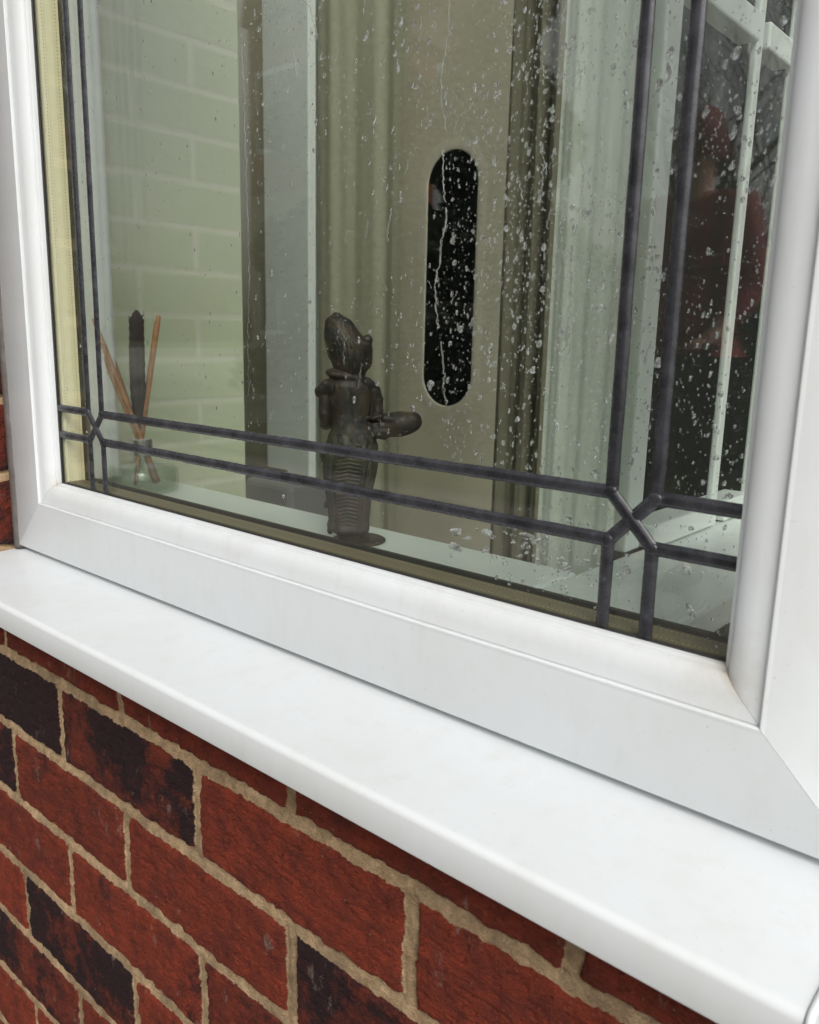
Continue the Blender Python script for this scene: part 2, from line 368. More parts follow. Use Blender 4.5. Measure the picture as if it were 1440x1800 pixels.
# ================================================================ brick wall
WP, HP, JT = 0.652*WALL, 0.247*WALL, 0.0118
ZB1 = CAMZ-0.967*WALL
tones = {(1,-2):(.35,0),(1,-1):(.5,0),(1,0):(.55,0),(1,1):(.4,.12),
 (2,-2):(.3,.85),(2,-1):(.25,.66),(2,0):(.85,0),(2,1):(.75,0),
 (3,-2):(.5,0.05),(3,-1):(.75,0),(3,0):(.3,.66),(3,1):(.6,0),
 (4,-2):(.6,.0),(4,-1):(.85,.28),(4,0):(.45,.25),(4,1):(.7,0),
 (5,-3):(.9,0),(5,-2):(.3,.75),(5,-1):(1.0,0),(5,0):(.8,0),(5,1):(.5,0),
 (6,-3):(.4,.7),(6,-2):(.4,.64),(6,-1):(.5,.5),(6,0):(.7,0),(7,-2):(.9,0),(7,-3):(.9,0)}
def brick_field(a, z, seed=0, shift=0.0):
    """a: metres along the wall, z: height -> relief (towards the viewer), signed distance, tone, burnt (plus painted reveal shade)"""
    wob = 0.0022*fbm(a*22, z*22, 3+seed)+0.0026*fbm(a*120, z*120, 8+seed, 3)
    wob2 = 0.0024*fbm(a*20, z*20, 23+seed)+0.0030*fbm(a*125, z*125, 28+seed, 3)
    az = a+wob; zz = z+wob2
    row = np.floor((ZB1-zz)/HP).astype(int)+1+1      # course 1 lies just above bed joint 1
    row = np.ceil((ZB1-zz)/HP).astype(int)+1
    fz = (ZB1-zz)/HP-np.floor((ZB1-zz)/HP)
    odd = (row % 2) != 0
    xo = np.where(odd, -1.173*WALL, -1.50*WALL)+shift
    col = np.floor((az-xo)/WP).astype(int)
    fx = (az-xo)/WP-col
    sx = np.minimum(fx, 1-fx)*WP-JT/2; sz = np.minimum(fz, 1-fz)*HP-JT/2
    rr = 0.003
    sd = np.where((sx < rr) & (sz < rr), rr-np.sqrt(np.maximum(rr-sx, 0)**2+np.maximum(rr-sz, 0)**2), np.minimum(sx, sz))
    tone = np.zeros_like(a); burnt = np.zeros_like(a)
    key = row*1000+col
    for k in np.unique(key):
        r0 = int(round(k/1000.0)); c0 = int(k-r0*1000); msk = key == k
        if seed == 0 and (r0, c0) in tones: t0, b0 = tones[(r0, c0)]
        else:
            rr_ = random.Random(int(k)*7+seed); t0 = rr_.uniform(.3, 1)*(0.4 if seed == 5 else 1); b0 = rr_.choice([0, 0, 0, .3, .9] if seed != 5 else [.35, .5, .6])  # left reveal bricks toned darker: its shade is put into the colour
        pz = 0.6*fbm(a[msk]*15+r0*5.1, z[msk]*12, 40+seed)
        tone[msk] = t0; burnt[msk] = np.clip(b0+(pz*1.3 if b0 > 0 else pz*0.25), 0, 1)
    face = 0.0013*fbm(a*80, z*190, 50+seed, 5)+0.0009*fbm(a*40, z*40, 60+seed, 4)
    crease = 0.0014*sstep(0.10, 0.5, fbm(a*120+3*fbm(a*30, z*30, 5), z*330, 71+seed, 4))
    mort = -0.0056+0.0010*fbm(a*140, z*140, 80+seed, 4)+0.0022*np.sqrt(np.clip(-sd/(JT/2), 0, 1))
    zr = np.where(fz < 0.5, fz*HP, (fz-1)*HP); bed = sz < sx
    mort = mort+np.where(bed, 0.0024*np.clip(zr/(JT/2), -1, 1), 0.0)
    k = sstep(-0.0016, 0.0014, sd)
    rel = mort*(1-k)+(face-crease-0.0018*(1-sstep(0.0, 0.004, sd)))*k
    return rel, sd*1000.0, tone, burnt

def axis(a, b, fine0, fine1, fs, cs):
    out = [a]
    while out[-1] < b-1e-6:
        p = out[-1]; st = fs if fine0 <= p < fine1 else cs
        q = p+st
        if p < fine0 < q: q = fine0
        out.append(min(q, b))
    return np.array(out)

BV, BF, BS, BT, BB = [], [], [], [], []; _bn = 0
def add_patch(us, vs, mapf, seed=0, shift=0.0, flip=False):
    global _bn
    U, V = np.meshgrid(us, vs, indexing='ij')
    rel, sd, tone, burnt = brick_field(U, V, seed, shift)
    P = mapf(U, V, rel); n, mm = U.shape
    idx = np.arange(n*mm).reshape(n, mm)+_bn
    f = np.stack([idx[:-1,:-1], idx[1:,:-1], idx[1:,1:], idx[:-1,1:]], -1).reshape(-1, 4)
    if flip: f = f[:, ::-1]
    BV.append(P.reshape(-1, 3)); BF.append(f); BS.append(sd.ravel()); BT.append(tone.ravel()); BB.append(burnt.ravel()); _bn += n*mm
front = lambda U, V, rel: np.stack([U, WALL-rel, V], -1)
REVX0, REVX1 = OX0-0.009, OX1+0.006
XE = 0.115  # wall stops short here, an unseen gap added for daylight inside
xs = axis(-2.4, XE, -0.98, -0.10, 0.0012, 0.008)
add_patch(xs, axis(0.0, 0.690, 0.12, 0.66, 0.0012, 0.008), front)
add_patch(axis(-2.4, REVX0, -0.97, -0.9, 0.003, 0.008), axis(0.690, 2.35, 3, 3, 0.003, 0.008), front)
add_patch(axis(REVX0, XE, 3, 3, 0.003, 0.009), axis(OZ1+0.006, 2.35, 3, 3, 0.003, 0.009), front)
# reveals (returns of the wall up to the frame)
ys = np.linspace(WALL, 0.47, 95)
add_patch(ys, axis(0.690, OZ1+0.006, 0.69, 1.2, 0.0014, 0.006), lambda U, V, rel: np.stack([REVX0+rel, U, V], -1), seed=5, shift=0.03)
add_patch(ys, axis(0.0, 0.690, 3, 3, 0.0014, 0.006), lambda U, V, rel: np.stack([XE+rel, U, V], -1), seed=6, shift=0.1)
bw = obj('brick_wall', np.concatenate(BV), np.concatenate(BF), M['brick'], smooth=True)
for nm, arr in (('sd', BS), ('brick_tone', BT), ('burnt', BB)):
    a = bw.data.attributes.new(nm, 'FLOAT', 'POINT'); a.data.foreach_set('value', np.concatenate(arr).astype(np.float32))
tag(bw, 'red and burnt purple brick wall with ragged sandy mortar under and beside the white window', 'brick wall')

# ================================================================ window
win = empty('leaded_window', ((GX0+GX1)/2, D, OZ0), 'white plastic framed window with rain on leaded double glazing and a crossed lead corner pattern', 'window')

def ring(o):   # corners of the rectangle offset outwards by o: BL, BR, TR, TL
    return [(GX0-o, GZ0-o), (GX1+o, GZ0-o), (GX1+o, GZ1+o), (GX0-o, GZ1+o)]
def mitre_sides(name, prof, mat, parent, gap=0.0002, sides=(0, 1, 2, 3), uv=False, smooth=True):
    """four mitred lengths of a closed profile of (offset, y)"""
    out = []
    for s in sides:
        v = []; n = len(prof)
        for e in range(2):
            for (o, y) in prof:
                c = ring(o)[(s+e) % 4]; d0 = ring(o)[s]; d1 = ring(o)[(s+1) % 4]
                dx, dz = d1[0]-d0[0], d1[1]-d0[1]; L = math.hypot(dx, dz); g = gap if e == 0 else -gap
                v.append((c[0]+dx/L*g, y, c[1]+dz/L*g))
        f = [(i, (i+1) % n, n+(i+1) % n, n+i) for i in range(n)]
        f += [tuple(range(n))[::-1], tuple(range(n, 2*n))]
        ob = obj(name, v, f, mat, parent)
        bm = bmesh.new(); bm.from_mesh(ob.data); bmesh.ops.recalc_face_normals(bm, faces=bm.faces); bm.to_mesh(ob.data); bm.free()
        if smooth: smooth_angle(ob, 32)
        if uv:
            ul = ob.data.uv_layers.new(name='UVMap')
            ax = 0 if s % 2 == 0 else 2
            px, pz = parent.location[0], parent.location[2]
            for lp in ob.data.loops:
                co = ob.data.vertices[lp.vertex_index].co
                al = (co.x+2.0) if ax == 0 else (co.z+2.0)
                ul.data[lp.index].uv = (al, co.y+parent.location[1]-(D+0.004))
        out.append(ob)
    return out
# outer frame face, then the ovolo glazing bead (its own piece)
mitre_sides('frame_member', [(0.0232, 0.4400), (0.0232, 0.4030), (0.0240, 0.4022), (0.0256, 0.4022), (0.0266, 0.4026), (0.0785, 0.4026), (0.0796, 0.4032), (FR, 0.4042), (FR, 0.4900), (0.0060, 0.4900), (0.0022, 0.4885), (0.0005, 0.4850), (0.0, 0.4800), (0.0, 0.4540), (0.0232, 0.4540)], M['upvc_w'], win, sides=(1, 2, 3))
mitre_sides('frame_member', [(0.0232, 0.4400), (0.0232, 0.4030), (0.0240, 0.4022), (0.0256, 0.4022), (0.0266, 0.4026), (0.0785, 0.4026), (0.0796, 0.4032), (FR, 0.4042), (FR, 0.4575), (0.0060, 0.4575), (0.0022, 0.4570), (0.0005, 0.4562), (0.0, 0.4550), (0.0, 0.4540), (0.0232, 0.4540)], M['upvc_w'], win, sides=(0,))
bead = [(0.0, 0.4194), (0.0, 0.4142), (0.0004, 0.4134), (0.0012, 0.4129), (0.0026, 0.4126)]
for i in range(1, 11):
    a = i/10*math.pi/2; bead.append((0.0026+0.0145*(1-math.cos(a)), 0.4126-0.0076*math.sin(a)))
bead += [(0.0225, 0.4046), (0.0230, 0.4050), (0.0230, 0.4194)]
mitre_sides('glazing_bead', bead, M['upvc_w'], win)
mitre_sides('outer_gasket', [(-0.0006, 0.4180), (-0.0014, 0.4188), (-0.0014, 0.4197), (0.0100, 0.4197), (0.0100, 0.4180)], M['gasket'], win)
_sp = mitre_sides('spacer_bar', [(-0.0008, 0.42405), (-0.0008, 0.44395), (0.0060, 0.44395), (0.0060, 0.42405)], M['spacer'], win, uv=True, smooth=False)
_sp[0].data.materials[0] = M['spacer_dark']  # bottom bar uses the darker, browner gold
mitre_sides('inner_gasket', [(-0.0012, 0.4482), (-0.0026, 0.4490), (-0.0026, 0.4520), (-0.0008, 0.4536), (0.0100, 0.4536), (0.0100, 0.4482)], M['gasket'], win)
for nm, y0, mt in (('outer_pane', D, M['glass_o']), ('inner_pane', D+0.024, M['glass_i'])):
    b = MB(); b.box(GX0-0.007, GX1+0.007, y0, y0+0.004, GZ0-0.007, GZ1+0.007); b.build(nm, mt, win)

# lead strips: D-shaped came laid on the outer face of the glass
LW = 0.0079
def came(p0, p1, w=LW, lift=0.0, hgt=0.0024):
    p0 = np.array(p0, float); p1 = np.array(p1, float); d = p1-p0; L = np.hypot(*d); d /= L; nrm = np.array([-d[1], d[0]])
    prof = [(-0.5, 0.0), (-0.495, 0.30), (-0.46, 0.42), (-0.26, 0.90), (-0.20, 0.98), (0, 1.0), (0.20, 0.98), (0.26, 0.90), (0.46, 0.42), (0.495, 0.30), (0.5, 0.0)]
    ns = max(2, int(L/0.006)); v = []; sd = rnd.random()*50
    for i in range(ns+1):
        t = i/ns; wob = 0.00022*float(fbm(np.array([t*L*40+sd]), np.array([sd]), 3, 2)[0]); hw = 1+0.05*float(fbm(np.array([t*L*70+sd]), np.array([sd]), 9, 2)[0])
        for (a, h) in prof:
            q = p0+d*L*t+nrm*(a*w*hw+wob); v.append((q[0], D-0.00005-lift-h*hgt*(1+0.0*hw), q[1]))
    n = len(prof); f = []
    for i in range(ns):
        for k in range(n-1): f.append((i*n+k, i*n+k+1, (i+1)*n+k+1, (i+1)*n+k))
        f.append((i*n+n-1, i*n, (i+1)*n, (i+1)*n+n-1))
    f += [tuple(range(n))[::-1], tuple(ns*n+k for k in range(n))]
    o = obj('lead_strip', v, f, M['lead'], win)
    bm = bmesh.new(); bm.from_mesh(o.data); bmesh.ops.recalc_face_normals(bm, faces=bm.faces); bm.to_mesh(o.data); bm.free()
    return smooth_angle(o, 50)
LX = [-1.884*D, -1.823*D, -0.5115*D, -0.4485*D]; LZ = [CAMZ-0.197*D, CAMZ-0.2625*D]
TZ = [GZ1-(LZ[0]-GZ0), GZ1-(LZ[1]-GZ0)]
for (xa, xb) in ((LX[0], LX[1]), (LX[2], LX[3])):
    for (zi, zo) in ((LZ[0], LZ[1]), (TZ[0], TZ[1])):
        ze = GZ0+0.0015 if zi == LZ[0] else GZ1-0.0015
        came((xa, zi), (xb, zo), lift=0.0006); came((xb, zi), (xa, zo))
        came((xa, zo), (xa, ze)); came((xb, zo), (xb, ze))
    came((xa, LZ[0]), (xa, TZ[0])); came((xb, LZ[0]), (xb, TZ[0]))
for z in LZ+TZ:
    came((GX0+0.0015, z), (LX[0], z)); came((LX[1], z), (LX[2], z)); came((LX[3], z), (GX1-0.0015, z))
for x in LX:
    for z in LZ+TZ:   # solder joints
        v = []; f = []; n = 14; prof = [(1.06, 0.0), (1.04, 0.55), (0.92, 0.92), (0.62, 1.12), (0.25, 1.2)]
        for r, h in prof:
            for k in range(n):
                a = 2*math.pi*k/n; rr_ = LW*0.5*r*(1.0+0.08*math.sin(2*a+x*90))
                v.append((x+rr_*math.cos(a), D-h*0.0026, z+rr_*math.sin(a)))
        for i in range(len(prof)-1):
            for k in range(n): f.append((i*n+k, i*n+(k+1) % n, (i+1)*n+(k+1) % n, (i+1)*n+k))
        f.append(tuple((len(prof)-1)*n+k for k in range(n)))
        obj('solder_joint', v, f, M['lead'], win, smooth=True)

# ================================================================ outer sill with end cap
YN = 0.310
def sill_profile():
    ztop_n = CAMZ-0.818*YN; zt_b = OZ0-0.0044
    p = [(0.4700, zt_b+0.0005), (0.4060, zt_b-0.0008)]
    y1 = YN+0.0048
    zs = lambda y: ztop_n+0.0010+(zt_b-0.0008-ztop_n-0.0010)*(y-y1)/(0.406-y1)
    for t in np.linspace(0, 1, 10)[1:]: yy = 0.406+(y1-0.406)*t; p.append((yy, zs(yy)))
    r = 0.0048
    for a in np.linspace(0, math.pi/2, 9)[1:]: p.append((y1-r*math.sin(a), ztop_n+0.0010-r*(1-math.cos(a))))
    zb = CAMZ-0.893*YN
    p += [(YN, zb+0.0012), (YN+0.0004, zb+0.0003), (YN+0.0013, zb), (YN+0.0024, zb+0.0004), (YN+0.003, zb+0.0012), (YN+0.003, ztop_n-0.0085)]
    p += [(YN+0.0085, ztop_n-0.0045), (0.470, zt_b-0.004)]
    return p
sp = sill_profile(); SX0, SX1 = REVX0+0.0005, OX1-0.0008
sill = empty('outer_window_sill', ((SX0+SX1)/2, YN, sp[-2][1]), 'long sloping white plastic outer sill with rounded nose projecting over the brickwork', 'sill')
nx = 40; v = []; f = []; n = len(sp)
for i in range(nx+1):
    for (y, z) in sp: v.append((SX0+(SX1-SX0)*i/nx, y, z))
for i in range(nx):
    for k in range(n): f.append((i*n+k, i*n+(k+1) % n, (i+1)*n+(k+1) % n, (i+1)*n+k))
f += [tuple(range(n))[::-1], tuple(nx*n+k for k in range(n))]
o = obj('sill_board', v, f, M['upvc'], sill); bm = bmesh.new(); bm.from_mesh(o.data); bmesh.ops.recalc_face_normals(bm, faces=bm.faces); bm.to_mesh(o.data); bm.free(); smooth_angle(o, 35)
# end cap: a rim standing slightly proud, with a rounded lip
def offset_prof(d):
    out = []
    for (y, z) in sp[1:-6]: out.append((y, z))
    res = []
    for i, (y, z) in enumerate(out):
        a = out[max(i-1, 0)]; b = out[min(i+1, len(out)-1)]; ty, tz = b[0]-a[0], b[1]-a[1]; L = math.hypot(ty, tz) or 1
        res.append((y+tz/L*d, z-ty/L*d))
    return res
rings = [(SX1+0.0006, -0.0005), (SX1+0.0004, 0.0006), (SX1+0.0010, 0.0014), (SX1+0.0020, 0.0016), (SX1+0.0030, 0.0013), (SX1+0.0036, 0.0004), (SX1+0.0036, -0.003)]
v = []; f = []
for (x, d) in rings:
    for (y, z) in offset_prof(d): v.append((x, y, z))
n2 = len(offset_prof(0))
for i in range(len(rings)-1):
    for k in range(n2-1): f.append((i*n2+k, i*n2+k+1, (i+1)*n2+k+1, (i+1)*n2+k))
bl = len(v); zb = sp[-3][1]
last = [(SX1+0.0036, y, z) for (y, z) in offset_prof(-0.003)]
v += [(SX1+0.0036, 0.406, CAMZ-0.893*YN+0.006), (SX1+0.0036, YN+0.003, CAMZ-0.893*YN)]
f.append(tuple((len(rings)-1)*n2+k for k in range(n2))+(bl+1, bl))
o = obj('end_cap', v, f, M['upvc'], sill); bm = bmesh.new(); bm.from_mesh(o.data); bmesh.ops.recalc_face_normals(bm, faces=bm.faces); bm.to_mesh(o.data); bm.free(); smooth_angle(o, 50)
# sealant bead in the corner between brick reveal and frame
b = MB(); pts = []; rad = []
for i in range(220):
    z = OZ0-0.004+(OZ1-OZ0)*i/219; k = float(fbm(np.array([i*0.31]), np.array([2.0]), 5, 3)[0])
    pts.append((OX0-0.0035+0.0010*k, 0.4060+0.0006*k, z)); rad.append(0.0068+0.0008*k)
b.tube(pts, rad, 10); b.build('sealant_bead', M['seal'], win, smooth=True)

b = MB(); b.bbox(OX1+0.0012, XE-0.002, 0.4045, 0.4900, 0.692, OZ1, 0.003)
tag(b.build('corner_post', M['upvc'], loc=(0.03, 0.447, 0.692)), 'wide white plastic corner post joining the right side of the leaded window', 'post')
b = MB(); b.bbox(OX1+0.0060, XE+0.004, 0.330, 0.4040, 0.660, 0.694, 0.004)
tag(b.build('corner_ledge', M['upvc'], loc=(0.03, 0.36, 0.66)), 'short white plastic ledge on the low brick wall past the end of the sill', 'ledge')
# ================================================================ rain on the glass
def px_glass(u, v, y=D):
    r = R @ np.array([u-720.0, v-900.0, F_PX]); r = r/r[1]*y; return r[0], r[2]+CAMZ
WV, WF = [], []
def drop(x, z, rx, rz, ang=0.0, h=None, n=10, irr=0.25):
    h = h if h is not None else 0.30*min(rx, rz)
    b = sum(len(q) for q in WV); ca, sa = math.cos(ang), math.sin(ang)
    ph = [rnd.random()*6.28 for _ in range(3)]; am = [rnd.uniform(0, irr) for _ in range(3)]
    prof = [(1.0, 0.0), (0.93, 0.34), (0.74, 0.68), (0.42, 0.92)]
    pts = []
    for (r, hh) in prof:
        for k in range(n):
            t = 2*math.pi*k/n; w = 1+am[0]*math.sin(t+ph[0])*0.6+am[1]*math.sin(2*t+ph[1])*0.6+am[2]*math.sin(3*t+ph[2])*0.4
            # gravity: fuller at the lower end
            ax = rx*r*w*math.cos(t); az = rz*r*w*math.sin(t); hz = h*hh*(1-0.25*math.sin(t))
            pts.append((x+ax*ca-az*sa, D-0.00012-hz, z+ax*sa+az*ca))
    pts.append((x, D-0.00012-h, z))
    f = []
    for i in range(3):
        for k in range(n): f.append((b+i*n+k, b+i*n+(k+1) % n, b+(i+1)*n+(k+1) % n, b+(i+1)*n+k))
    c = b+4*n
    for k in range(n): f.append((b+3*n+k, b+3*n+(k+1) % n, c))
    f.append(tuple(b+k for k in range(n))[::-1])
    WV.append(pts); WF.extend(f)
def trickle(pts, w=0.0007):
    b = sum(len(q) for q in WV); vv = []; prof = [(-1, 0), (-0.8, 0.45), (0, 0.75), (0.8, 0.45), (1, 0)]
    for i, (x, z) in enumerate(pts):
        ww = w*rnd.uniform(0.65, 1.35)
        for a, h in prof: vv.append((x+a*ww, D-0.00012-h*ww*0.8, z))
    n = 5; f = []
    for i in range(len(pts)-1):
        for k in range(4): f.append((b+i*n+k, b+(i+1)*n+k, b+(i+1)*n+k+1, b+i*n+k+1))
        f.append((b+i*n+4, b+(i+1)*n+4, b+(i+1)*n, b+i*n))
    WV.append(vv); WF.extend(f)
def on_lead(x, z, m=0.0052):
    for lx in LX:
        if abs(x-lx) < m and (z > LZ[0]-0.003 or z < LZ[1]+0.003): return True
    for lz in LZ:
        if abs(z-lz) < m: return True
    return False
def density(u, v):
    if u < 100: return 0.10
    if u < 165: return 0.5
    if u < 420: d = 0.22
    elif u < 470: d = 0.8
    elif u < 720: d = 0.62
    elif u < 985: d = 1.0
    elif u < 1110: d = 0.75
    else: d = 0.55
    if v > 715+0.148*(u-178): d *= 0.03+0.5*max(0, min(1, (u-860)/200.0))
    return d
cnt = 0
while cnt < 6000:
    u, v = rnd.uniform(60, 1420), rnd.uniform(-60, 1160)
    if rnd.random() > density(u, v): continue
    x, z = px_glass(u, v)
    if not (GX0+0.003 < x < GX1-0.003 and GZ0+0.003 < z): continue
    if on_lead(x, z): continue
    # drops gather in loose patches
    if fbm(np.array([x*30]), np.array([z*22]), 5, 2)[0] < rnd.uniform(-0.7, 0.25): continue
    q = rnd.random(); sc = 0.7 if u < 430 else 1.0
    if q < 0.78: r = rnd.uniform(0.00016, 0.00042)
    elif q < 0.965: r = rnd.uniform(0.0004, 0.00085)
    else: r = rnd.uniform(0.0008, 0.0016)
    r *= sc
    st = rnd.uniform(1.1, 2.6) if r < 0.001 else rnd.uniform(1.1, 1.9)
    drop(x, z, r*1.2, r*st, rnd.gauss(-0.12, 0.22), n=8 if r < 0.0005 else 12, irr=0.12 if r < 0.0005 else 0.4)
    cnt += 1
# the rest of the pane above the picture
for _ in range(1300):
    x, z = rnd.uniform(GX0+.004, GX1-.004), rnd.uniform(1.26, GZ1-.004)
    if on_lead(x, z): continue
    r = rnd.uniform(0.0003, 0.0009); drop(x, z, r, r*rnd.uniform(1.1, 2.3), rnd.gauss(-.1, .2), n=8)
for (u, v, a, b_, ang) in ((802,933,.0042,.0021,.1),(858,938,.0044,.0020,-.05),(820,948,.0022,.0016,.5),(800,962,.0044,.0018,-.1),(853,968,.0020,.0015,.5),(895,925,.0030,.0012,-.2),(925,940,.0034,.0012,0),(948,950,.0026,.0015,.3),(958,944,.0018,.0018,0),
    (884,812,.0012,.0013,0),(1045,832,.0022,.0024,0),(1003,915,.0021,.0022,.2),(810,578,.0022,.0021,-.3),(757,675,.0028,.0023,0),(870,640,.0019,.0015,.2),(938,650,.0020,.0018,0),(1295,92,.0020,.0034,-.4),(1196,400,.0012,.0022,0),(1180,300,.001,.0018,0),(1160,150,.0018,.003,-.3),(1175,130,.0015,.0034,-.2),(1155,640,.002,.0026,0),(565,100,.0022,.0026,-.3),(645,60,.0018,.0030,-.4),(705,38,.0014,.0028,0),(658,210,.0016,.0024,-.4),(835,155,.0016,.0022,0),(1205,1000,.0034,.0022,-.4),(1215,1070,.0032,.0016,-.5),(1103,1002,.0026,.0018,.6),(872,170,.0014,.0026,0),(1030,375,.0022,.0034,-.2),(1060,500,.0016,.0022,-.2),(1180,90,.0014,.0026,0),(1055,540,.0018,.0020,0),(1150,875,.0016,.0014,.5)):
    x, z = px_glass(u, v); drop(x, z, a*(1.45 if v > 900 and u < 960 else 1.05), b_*1.1, ang, h=0.0007, n=20, irr=0.55)
for _ in range(230):
    u = rnd.gauss(985, 75); v = rnd.gauss(985, 38)+0.2*(u-985)
    x, z = px_glass(u, v)
    if z > GZ0+.003 and not on_lead(x, z) and x < GX1-.003:
        r = rnd.choice([.0004, .0006, .0009, .0014]); drop(x, z, r*1.25, r*0.8, rnd.gauss(0, .5), n=12, irr=.45)
def px_trickle(p, w=0.0006, step=5):
    pts = []; amp = 0
    for (a, c) in zip(p[:-1], p[1:]):
        n = max(2, int(abs(c[1]-a[1])/step))
        for i in range(n):
            t = i/n; u = a[0]+(c[0]-a[0])*t+rnd.gauss(0, 1.1); v = a[1]+(c[1]-a[1])*t; x, z = px_glass(u, v)
            if on_lead(x, z): continue
            pts.append((x, z))
    trickle(pts, w)
px_trickle([(790,-20),(789,60),(777,130),(776,180),(786,235)], .00035)
px_trickle([(780,262),(779,300),(783,360)], .0005); px_trickle([(785,365),(784,400),(776,425),(773,465),(765,500),(767,540),(772,580)], .0006)
px_trickle([(776,600),(780,640),(781,690),(783,712)], .0006)
px_trickle([(425,80),(430,160),(431,230),(434,330),(437,420),(438,500),(436,620),(437,700)], .0003)
px_trickle([(515,90),(519,115),(525,140)], .0006); px_trickle([(533,0),(545,12),(556,60),(552,72)], .0004)
px_trickle([(1013,95),(1020,130),(1017,175)], .0006); px_trickle([(1022,250),(1026,300),(1023,365)], .0006)
px_trickle([(1006,430),(1003,480),(1004,530),(997,580),(996,615)], .0008); px_trickle([(688,365),(683,400),(680,430)], .0005)
for _ in range(34):
    u, v = rnd.choice([rnd.gauss(640, 90), rnd.gauss(940, 90), rnd.gauss(1060, 60)]), rnd.uniform(-20, 700); L = rnd.uniform(14, 60); p = [(u, v)]
    for k in range(3): p.append((p[-1][0]+rnd.gauss(-1, 3), p[-1][1]+L/3))
    px_trickle(p, rnd.uniform(.00025, .0004), 4)
WP_ = [p for q in WV for p in q]
rain = obj('raindrops', WP_, WF, M['water'], smooth=True)
tag(rain, 'hundreds of small clear raindrops and trickles clinging to the outside of the leaded glass', 'raindrops', kind='stuff')

# ================================================================ inside the porch
IZ = CAMZ-0.178
b = MB(); b.bbox(-1.285, -0.312, 0.4580, 0.562, IZ-0.022, IZ, 0.003)
tag(b.build('inner_window_sill', M['inner_white'], loc=(-0.8, 0.53, IZ-0.022)), 'glossy pale inner windowsill board carrying the bronze statuette and reed diffuser', 'inner sill')
# left wall: painted brickwork, relief kept in the mesh
XL, YC = -1.29, 1.0
ysl = np.arange(0.347, YC+0.001, 0.004); zsl = np.arange(0.0, 2.35, 0.004); U, V = np.meshgrid(ysl, zsl, indexing='ij')
hp, wp, jt = 0.075, 0.225, 0.010
row = np.floor(V/hp); fz = V/hp-row; off = (row % 2)*0.5; fx = (U/wp+off) % 1.0
sdist = np.minimum(np.minimum(fx, 1-fx)*wp-jt/2, np.minimum(fz, 1-fz)*hp-jt/2)+0.001*fbm(U*40, V*40, 3)
rel = -0.0006*(1-sstep(-0.003, 0.003, sdist))+0.0004*fbm(U*60, V*60, 4)
n, mm = U.shape; idx = np.arange(n*mm).reshape(n, mm)
f = np.stack([idx[:-1,:-1], idx[1:,:-1], idx[1:,1:], idx[:-1,1:]], -1).reshape(-1, 4)
P = np.stack([XL+rel, U, V], -1).reshape(-1, 3).tolist(); F_ = f.tolist()
k = len(P)   # give the wall its thickness and its far end
P += [(XL-0.003, YC, 0), (XL-0.003, YC, 2.35), (XL-0.11, YC, 0), (XL-0.11, YC, 2.35), (XL-0.11, 0.347, 0), (XL-0.11, 0.347, 2.35)]
F_ += [(k, k+2, k+3, k+1), (k+2, k+4, k+5, k+3)]
gw = obj('painted_brick_wall', P, F_, M['green'], smooth=False)
a = gw.data.attributes.new('joint', 'FLOAT', 'POINT'); a.data.foreach_set('value', np.concatenate([1-sstep(-0.004, 0.004, sdist.ravel()), np.zeros(6)]).astype(np.float32))
tag(gw, 'pale green painted brick wall inside the porch behind the reed diffuser', 'wall')
# back wall, right part of the room, floor, roof
YB = 1.72
b = MB(); b.box(-2.6, 1.4, YB+0.02, YB+0.14, 0, 2.35)
tag(b.build('porch_back_wall', M['cream'], loc=(-0.6, YB+.02, 0)), 'beige painted rear wall of the porch around the cream door', 'wall')
b = MB(); b.box(-2.75, -2.62, 0.36, YB+0.14, 0, 2.35)
tag(b.build('porch_end_wall', M['cream'], loc=(-2.7, 1, 0)), 'beige end wall of the porch past the pale green wall', 'wall')
b = MB(); b.box(-2.75, 1.4, 0.36, YB+0.14, -0.05, 0.012)
tag(b.build('porch_floor', M['floor']), 'brown tiled porch floor', 'floor', kind='structure')
roof = empty('porch_roof', (-0.6, 1.0, 2.35), 'white porch roof with unseen open strip between rafters, added to light the interior', 'roof')
b = MB(); b.box(-2.75, 1.4, 0.30, 0.40, 2.352, 2.45); b.box(-2.75, 1.4, 1.62, YB+0.14, 2.352, 2.45); b.build('roof_deck', M['inner_white'], roof)  # gap in the deck added to let skylight into the porch
b = MB()
for x in np.arange(-2.7, 1.4, 0.6): b.box(x-.02, x+.02, 0.402, 1.618, 2.36, 2.43)
b.build('rafter', M['inner_white'], roof)
# panel coloured dark for the unlit hall at right, cream door with the dark oval slot
b = MB(); b.bbox(-0.86, 0.60, YB-0.030, YB+0.018, 0.012, 2.10, 0.004)
tag(b.build('dark_hall_panel', M['dark'], loc=(-0.2, YB, 0.012)), 'dark panel standing in for the unlit hall at the right behind the white screen', 'door')
DX0, DX1, DZ0, DZ1 = -1.82, -0.98, 0.012, 2.02
door = empty('cream_door', ((DX0+DX1)/2, YB, DZ0), 'cream front door with a tall narrow round ended dark glass slot', 'door')
scx, srx = -0.7990*(YB-0.03), 0.0462*(YB-0.03); sz1, sz0 = CAMZ+0.262*(YB-0.03), CAMZ-0.104*(YB-0.03)
def slot(r, y):   # outline of an obround of half width r
    pts = []; zt = sz1-srx; zb_ = sz0+srx
    for i in range(25):
        a = math.pi*i/24; pts.append((scx+r*math.cos(a), y, zt+r*math.sin(a)))
    for i in range(25):
        a = math.pi+math.pi*i/24; pts.append((scx+r*math.cos(a), y, zb_+r*math.sin(a)))
    return pts
outer = slot(srx+0.030, YB-0.030); n = len(outer); rect = []
